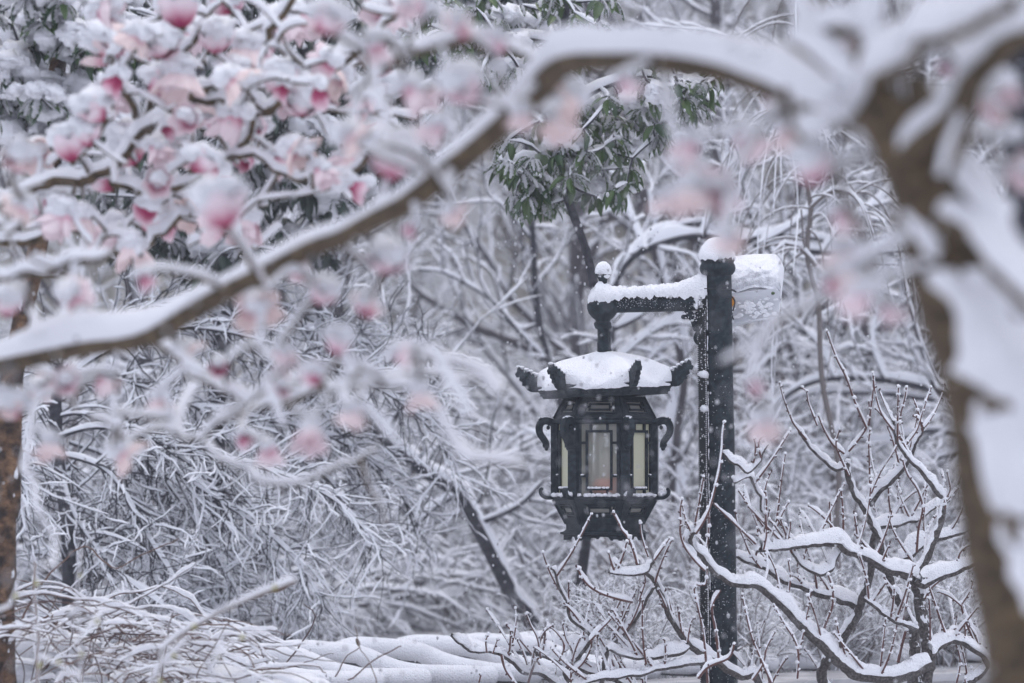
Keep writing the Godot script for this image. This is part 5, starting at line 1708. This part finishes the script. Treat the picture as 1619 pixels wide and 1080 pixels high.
func build_background() -> void:
	# leaning dark trunk
	var o := {"lev": 1, "seg": [6, 4], "kids": [4, 0], "t0": [0.15, 0.2], "ang": [45.0, 40.0], "ratio": [0.5, 0.5], "wob": [0.26, 0.3], "trop": [0.02, 0.0], "end": [0.5, 0.5], "sides": [4, 3], "sh": [0.014, 0.012], "sw": [0.010, 0.009], "sk": 5, "L": 0.5, "r": 0.007, "ang0": 60.0, "keep": 0.2}
	var L := [limb([850, 1010, 835, 965, 815, 947, 785, 887, 755, 828, 726, 780, 659, 735, 607, 691, 560, 620, 520, 540, 500, 460, 470, 380], 19.5, 19.5, 15, 8, 0.06)]
	L[0].keep = 0.45
	L[0].sh = 0.03
	L[0].sw = 0.03
	for e in [[[607, 691, 640, 640, 690, 600, 700, 560]], [[726, 780, 690, 800, 640, 850, 620, 900]], [[560, 620, 620, 570, 640, 520]], [[520, 540, 450, 500, 400, 460]], [[755, 828, 820, 800, 860, 760]]]:
		L.append(limb(e[0], 19.5, 19.3, 5, 2, 0.05))
	traced_tree("leaning_tree", L, "tree with a dark trunk leaning to the upper left, snow along its upper side", "tree", o, 0.02, 0.02, "bark_dark", 7.0)
	# slender forked tree left of the lantern
	L = [limb([905, 1000, 900, 800, 888, 650, 868, 565, 852, 512, 846, 450, 843, 380, 838, 320, 832, 240, 836, 120, 830, -20], 21.5, 21.5, 6, 5, 0.06)]
	for e in [[[868, 572, 835, 540, 808, 508, 775, 472, 735, 448, 700, 430, 660, 426], 4.5], [[851, 512, 830, 520, 790, 500, 765, 470], 3], [[775, 472, 760, 440, 755, 400, 740, 360], 3], [[846, 450, 880, 410, 900, 360], 3], [[843, 380, 800, 330, 770, 300, 760, 240], 3], [[735, 448, 720, 410, 690, 380], 2.5], [[888, 650, 930, 600, 960, 580], 3]]:
		L.append(limb(e[0], 21.5, 21.6, e[1], 1.8, 0.05))
	var o2 := o.duplicate()
	o2.L = 0.42
	o2.sh = [0.012, 0.010]
	traced_tree("forked_tree", L, "slender tree left of the lantern, its side limb curving to the left", "tree", o2, 0.012, 0.014, "bark_dark", 4.0)
	# arching snow laden limbs behind the lamp arm
	L = [limb([985, 1000, 975, 800, 968, 600, 965, 500, 975, 440, 1000, 405, 1050, 382, 1110, 372, 1200, 386, 1300, 398, 1360, 400, 1440, 392, 1520, 400], 20.5, 20.8, 11, 4, 0.05)]
	for e in [[[1000, 405, 1040, 370, 1080, 355, 1130, 345, 1165, 310, 1180, 250, 1200, 190], 6], [[1165, 382, 1220, 372, 1300, 380, 1340, 412, 1420, 420], 5], [[1020, 395, 1000, 350, 985, 290, 975, 220], 5], [[1110, 372, 1140, 300, 1150, 240, 1152, 150, 1150, 60], 5], [[1200, 386, 1260, 350, 1300, 290, 1310, 220], 4], [[970, 520, 1010, 500, 1050, 470, 1090, 462], 5], [[968, 580, 1010, 540, 1060, 510, 1100, 500], 4], [[1300, 398, 1340, 350, 1400, 310, 1430, 260], 4]]:
		var l := limb(e[0], 20.6, 20.9, e[1], 2, 0.05)
		L.append(l)
	for l in L: l.merge({"sh": 0.036, "sw": 0.020})
	var o3 := o.duplicate()
	o3.L = 0.55
	o3.sh = [0.018, 0.014]
	o3.sw = [0.012, 0.009]
	traced_tree("arching_tree", L, "tree behind the lamp arm with long level limbs under thick snow", "tree", o3, 0.04, 0.03, "bark_dark", 8.0)
	L = [limb([1660, 1000, 1640, 850, 1600, 700, 1550, 640, 1480, 616, 1400, 600, 1320, 597, 1265, 612, 1228, 642, 1200, 700], 21.5, 21.8, 12, 4, 0.05)]
	for e in [[[1550, 640, 1480, 632, 1390, 622, 1290, 622, 1240, 640], 6], [[1400, 600, 1380, 540, 1390, 470, 1370, 400], 5], [[1320, 597, 1290, 540, 1240, 500, 1220, 440], 4], [[1480, 616, 1450, 520, 1430, 430, 1436, 340], 6], [[1600, 700, 1540, 690, 1470, 680, 1400, 700, 1330, 690], 7], [[1590, 690, 1500, 720, 1420, 730, 1360, 760], 5]]:
		L.append(limb(e[0], 21.6, 21.9, e[1], 2, 0.05))
	for l in L: l.merge({"sh": 0.036, "sw": 0.020})
	traced_tree("arching_tree", L, "tree behind the near trunk whose snow ridged limbs arch left toward the post", "tree", o3, 0.04, 0.03, "bark_dark", 8.0)
	# snow plastered pale trunk right of the lantern
	L = [limb([1066, 1000, 1066, 850, 1066, 740, 1072, 660, 1080, 600, 1070, 520, 1040, 420, 1020, 300], 21, 21, 10, 6, 0.06), limb([1070, 640, 1040, 600, 1030, 560], 21, 21, 4, 2, 0.05), limb([1066, 740, 1090, 700, 1110, 640], 21, 21, 4, 2, 0.05)]
	L[0].keep = 0.95
	L[0].sh = 0.03
	L[0].sw = 0.055
	traced_tree("white_trunked_tree", L, "tree whose trunk is plastered white with snow, just right of the lantern", "tree", o2, 0.02, 0.02, "bark_far", 5.0)
	# weeping willow strands to the right of the weather box
	var wo := {"lev": 0, "seg": [14], "kids": [0], "t0": [0.1], "ang": [20.0], "ratio": [0.5], "wob": [0.05], "trop": [-0.22], "end": [0.5], "sides": [4], "sh": [0.004], "sw": [0.004], "sk": 5, "L": 0.75, "r": 0.005, "ang0": 70.0, "keep": 0.4}
	L = [limb([1345, 1000, 1322, 860, 1326, 740, 1300, 600, 1294, 480, 1276, 400, 1282, 330, 1268, 240, 1262, 120, 1260, -40], 17.5, 17.5, 4.5, 4, 0.05), limb([1290, 420, 1262, 390, 1240, 385, 1222, 400], 17.5, 17.4, 4, 2, 0.04), limb([1280, 330, 1320, 300, 1360, 320, 1380, 370], 17.5, 17.4, 4, 2, 0.04), limb([1270, 240, 1240, 210, 1210, 230], 17.5, 17.4, 4, 2, 0.04)]
	L[0].from = 0.55
	traced_tree("willow_tree", L, "young willow with fine pale hanging strands right of the weather box", "tree", wo, 0.012, 0.014, "bark_pale", 26.0)
	var big := limb([1640, 1300, 1640, 900, 1632, 500, 1622, 250, 1612, 100, 1606, -100], 8.2, 8.2, 34, 30, 0.05)
	var bt := MB.new()
	var dk := thing("dark_trunk", Vector3(big.p[0].x, 0.0, big.p[0].z), "dark trunk cut by the upper right corner, behind the nearest magnolia", "tree")
	big.p.insert(0, Vector3(big.p[0].x, -0.05, big.p[0].z))
	big.r.insert(0, big.r[0])
	tube(bt, big.p, big.r, 16, 0.15)
	put("trunk", bt, M.bark_dark, dk)

	# bare trees, one of each kind and its repeats
	var kinds := []
	var oo := {"lev": 3, "seg": [8, 6, 5, 3], "kids": [12, 7, 5, 0], "t0": [0.12, 0.2, 0.2, 0.2], "ang": [52.0, 45.0, 42.0, 40.0], "ratio": [0.46, 0.5, 0.5, 0.5], "wob": [0.10, 0.2, 0.26, 0.25], "trop": [0.03, 0.05, 0.03, 0.0], "end": [0.35, 0.4, 0.5, 0.5], "sides": [7, 5, 4, 3], "bare": 0.2, "sh": [0.02, 0.016, 0.011, 0.009], "sw": [0.02, 0.011, 0.008, 0.0065], "sk": 5, "L": 4.6, "r": 0.07, "lean": 0.12, "keep": 0.15}
	var oa := oo.duplicate()
	oa.merge({"stems": 4, "spread": 0.22, "lean": 0.4, "L": 3.4, "r": 0.04, "kids": [9, 5, 4, 0]}, true)
	var ob := oo.duplicate()
	ob.merge({"trop": [0.0, -0.04, -0.07, -0.08], "lean": 0.3, "L": 4.2, "kids": [11, 7, 5, 0]}, true)
	var spots := [
		# column, distance, scale, turn, kind, label
		[1130, 24, 1.0, 0.4, 0, "bare upright tree behind the lamp post's cap"], [1245, 27, 1.1, 2.0, 2, "bare drooping tree behind the weather box"], [1390, 24, 0.95, 4.0, 1, "many stemmed bare tree left of the near trunk"],
		[1010, 29, 1.0, 1.1, 1, "many stemmed bare tree behind the lantern's right eave"], [1480, 29, 1.1, 5.1, 0, "bare upright tree hidden partly by the near trunk"], [930, 27, 1.05, 3.3, 0, "bare upright tree above the lantern's elbow joint"],
		[500, 32, 0.9, 0.9, 2, "bare drooping tree behind the long bough, left of centre"], [420, 24, 1.0, 2.7, 1, "many stemmed bare tree behind the weeping tree"], [240, 27, 1.1, 4.4, 0, "bare upright tree behind the farther magnolia"],
		[80, 25, 1.0, 5.5, 2, "bare drooping tree behind the brown trunk at the far left"], [600, 47, 1.1, 2.2, 1, "hazy many stemmed tree under the long bough"],
		[1180, 34, 1.2, 1.6, 2, "hazy drooping tree right of the lamp post"], [1320, 36, 1.25, 3.0, 0, "hazy upright tree behind the willow"], [1560, 26, 1.0, 0.7, 2, "bare drooping tree at the right edge"]]
	var made := [null, null, null]
	for s in spots:
		var at := P(s[0], 700, s[1])
		at.y = gy(at.x, at.z) - 0.05
		if made[s[4]] == null:
			made[s[4]] = bare_tree("bare_tree", at, [oo, oa, ob][s[4]], s[5], "tree", "bare snowy trees behind the wall")
			made[s[4]].rotation.y = 0.0
		else:
			dup(made[s[4]], at, s[3], s[2], s[5])
	# snowy shrubs above the wall
	var so := {"lev": 2, "seg": [9, 6, 3], "kids": [10, 6, 0], "t0": [0.15, 0.15, 0.2], "ang": [48.0, 50.0, 40.0], "ratio": [0.42, 0.42, 0.5], "wob": [0.24, 0.30, 0.3], "trop": [-0.11, -0.05, -0.02], "end": [0.4, 0.5, 0.5], "sides": [4, 3, 3], "bare": 0.25, "sh": [0.015, 0.013, 0.010], "sw": [0.009, 0.008, 0.0065], "sk": 5, "L": 1.5, "r": 0.013, "lean": 1.1, "stems": 26, "spread": 0.35, "keep": 0.25}
	var sb := so.duplicate()
	sb.merge({"stems": 34, "L": 1.2, "lean": 0.7, "trop": [-0.04, 0.0, 0.0], "bark": "bark_pale"}, true)
	var shr := [null, null]
	var labs := []
	var ss := [[470, 23.3, 1.0, 0], [590, 25.2, 1.0, 0], [700, 24.4, 0.8, 1], [800, 22.5, 0.8, 0], [905, 17.4, 0.5, 1], [1010, 20.6, 0.9, 0], [1110, 19.2, 0.8, 1], [1220, 20.0, 0.9, 0], [1330, 19.0, 0.85, 0], [1440, 20.2, 0.9, 1], [1560, 19.4, 0.9, 0],
		[520, 30.5, 1.3, 0], [660, 31.0, 0.9, 0], [770, 29.0, 0.9, 1], [880, 26.0, 1.1, 0], [1000, 24.5, 1.4, 0], [1150, 23.0, 1.3, 0], [1280, 24.0, 1.4, 0], [1400, 23.0, 1.3, 1], [1530, 24.0, 1.4, 0], [350, 22.0, 1.3, 0], [200, 21.0, 1.2, 0], [60, 21.0, 1.2, 1],
		[450, 29.0, 1.7, 0], [600, 35.0, 1.0, 0], [730, 36.0, 1.0, 0], [860, 29.0, 0.9, 0], [1080, 30.0, 1.8, 0], [1230, 30.0, 1.7, 0], [1380, 29.0, 1.7, 0], [1500, 30.0, 1.8, 0], [280, 28.0, 1.6, 0], [120, 28.0, 1.7, 0]]
	var row := ["first bank above the wall", "middle of the bank", "back of the bank"]
	var place := ["at the left edge", "left of the weeping tree's centre", "behind the weeping tree", "at the weeping tree's right side", "under the leaning tree", "beside the leaning trunk's foot", "left of the lantern", "under the lantern", "between lantern and post", "at the lamp post", "just right of the post", "behind the plum's left limbs", "behind the plum's middle stem", "behind the plum's main stem", "left of the near trunk", "behind the near trunk"]
	for s in ss:
		var at := P(s[0], 900, s[1])
		at.y = gy(at.x, at.z) - 0.05
		var rw: String = row[0] if s[1] < 22.6 else (row[1] if s[1] < 26 else row[2])
		var lab := "%s snow laden shrub %s, %s" % [["arching", "pale stemmed"][s[3]], place[clampi(int(s[0] / 102.0), 0, 15)], rw]
		if lab in labs: lab = "larger " + lab
		labs.append(lab)
		if shr[s[3]] == null:
			shr[s[3]] = bare_tree("snowy_shrub", at, [so, sb][s[3]], lab, "shrub", "snow laden shrubs above the wall")
		else:
			dup(shr[s[3]], at, rng.randf() * TAU, s[2], lab)
	# low shrubs leaning over the wall on the right
	var low := [[930, 17.4, 0.42, "under the lantern"], [1030, 17.7, 0.46, "left of the lamp post"], [1110, 17.3, 0.40, "behind the lamp post's foot"], [1200, 17.8, 0.46, "right of the lamp post"], [1290, 17.4, 0.42, "below the plum's long lower limb"], [1370, 17.8, 0.48, "between the plum stems"], [1450, 17.5, 0.44, "behind the plum's main stem"], [1530, 17.9, 0.5, "left of the near trunk's foot"],
		[985, 16.05, 0.34, "front of the wall under the lantern"], [1165, 16.3, 0.36, "front of the wall beside the lamp post"], [1330, 16.5, 0.36, "front of the wall among the plum limbs"], [1480, 16.8, 0.38, "front of the wall at the near trunk"]]
	for s in low:
		var at := P(s[0], 900, s[1])
		at.y = maxf(gy(at.x, at.z), 1.22 if s[1] < 16.9 else 0.0) - 0.03
		dup(shr[1], at, rng.randf() * TAU, s[2], "low pale stemmed shrub heaped with snow, %s" % s[3], "low snowy shrubs along the garden wall")
	# far wood as one mass
	var fo := {"lev": 2, "seg": [7, 5, 3], "kids": [16, 7, 0], "t0": [0.12, 0.2, 0.2], "ang": [42.0, 42.0, 40.0], "ratio": [0.36, 0.45, 0.5], "wob": [0.06, 0.16, 0.2], "trop": [0.06, 0.06, 0.03], "end": [0.3, 0.4, 0.45], "sides": [5, 3, 3], "sh": [0.0, 0.03, 0.024], "sw": [0.03, 0.022, 0.018], "sk": 4, "L": 9.0, "r": 0.10, "lean": 0.1, "keep": 0.1}
	var bk := [MB.new()]
	var sn := MB.new()
	grow(bk, sn, Vector3.ZERO, Vector3.UP, 9.0, 0.11, 0, fo)
	var where := []
	for k in 190:
		var dd := rng.randf_range(46, 84)
		var x := rng.randf_range(-0.17, 0.17) * dd
		where.append(Transform3D(Basis(Vector3.UP, rng.randf() * TAU).scaled(Vector3.ONE * rng.randf_range(0.7, 1.3)), Vector3(x, gy(x, -dd) - 0.1, -dd)))
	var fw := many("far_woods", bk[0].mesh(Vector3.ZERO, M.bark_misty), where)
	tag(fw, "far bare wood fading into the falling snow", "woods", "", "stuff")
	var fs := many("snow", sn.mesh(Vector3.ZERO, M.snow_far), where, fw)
	fs.set_meta("kind", "stuff")

func build_snowfall() -> void:
	var flake := SphereMesh.new()
	flake.radius = 1.0
	flake.height = 2.0
	flake.radial_segments = 6
	flake.rings = 3
	flake.material = M.snow
	var where := []
	for k in 20000:
		var dd := rng.randf_range(5.0, 30.0)
		var r := 0.0040 * rng.randf_range(0.6, 1.3) * (1.5 if rng.randf() < 0.08 else 1.0)
		where.append(Transform3D(Basis.from_scale(Vector3(r, r * rng.randf_range(1.0, 1.5), r)), Vector3(rng.randf_range(-0.16, 0.16) * (dd + 3.0), rng.randf_range(0.3, 2.4 + 0.16 * dd), -dd)))
	var f := many("falling_snow", flake, where)
	tag(f, "small white flakes of falling snow drifting through the air", "snowflakes", "", "stuff")

func _ready() -> void:
	rng.seed = 20240221
	noise.seed = 7
	noise.noise_type = FastNoiseLite.TYPE_SIMPLEX_SMOOTH
	noise.frequency = 0.03
	# camera: long lens focused on the lantern
	var cam := Camera3D.new()
	cam.name = "camera"
	var att := CameraAttributesPhysical.new()
	att.frustum_focal_length = 135.0
	att.frustum_focus_distance = 14.0
	att.exposure_aperture = 2.8
	att.frustum_near = 0.1
	att.frustum_far = 900.0
	cam.attributes = att
	cam.fov = 10.161
	cam.near = 0.1
	cam.far = 900.0
	cam.position = Vector3(0, 2.1, 0)
	cam.rotation.x = deg_to_rad(1.79)
	add_child(cam)
	cam.current = true
	cam_xf = cam.transform
	# overcast sky, weak broad sun
	var sky := ProceduralSkyMaterial.new()
	sky.sky_top_color = Color(0.93, 0.947, 1.0)
	sky.sky_horizon_color = Color(0.645, 0.662, 0.755)
	sky.sky_curve = 0.45
	sky.ground_bottom_color = Color(0.60, 0.61, 0.66)
	sky.ground_horizon_color = Color(0.64, 0.65, 0.71)
	sky.sun_angle_max = 1.0
	var env := Environment.new()
	env.background_mode = Environment.BG_SKY
	env.sky = Sky.new()
	env.sky.sky_material = sky
	env.background_energy_multiplier = 2.05
	env.tonemap_mode = Environment.TONE_MAPPER_LINEAR
	env.tonemap_exposure = 1.0
	env.sdfgi_enabled = true
	env.ssao_enabled = true
	env.ssil_enabled = true
	env.fog_enabled = true
	env.fog_density = 0.0047
	env.fog_light_color = Color(0.865, 0.87, 0.915)
	var we := WorldEnvironment.new()
	we.name = "world"
	we.environment = env
	add_child(we)
	var sun := DirectionalLight3D.new()
	sun.name = "sun"
	sun.light_energy = 0.3
	sun.light_angular_distance = 25.0
	sun.light_color = Color(1.0, 0.97, 0.94)
	sun.shadow_enabled = true
	sun.rotation = Vector3(deg_to_rad(-74), deg_to_rad(150), 0)
	add_child(sun)
	materials()
	build_ground()
	build_wall()
	build_background()
	build_weeping()
	build_evergreens()
	build_lamp_post()
	build_lantern()
	build_plums()
	build_brambles()
	build_tan_stems()
	build_magnolias()
	build_snowfall()
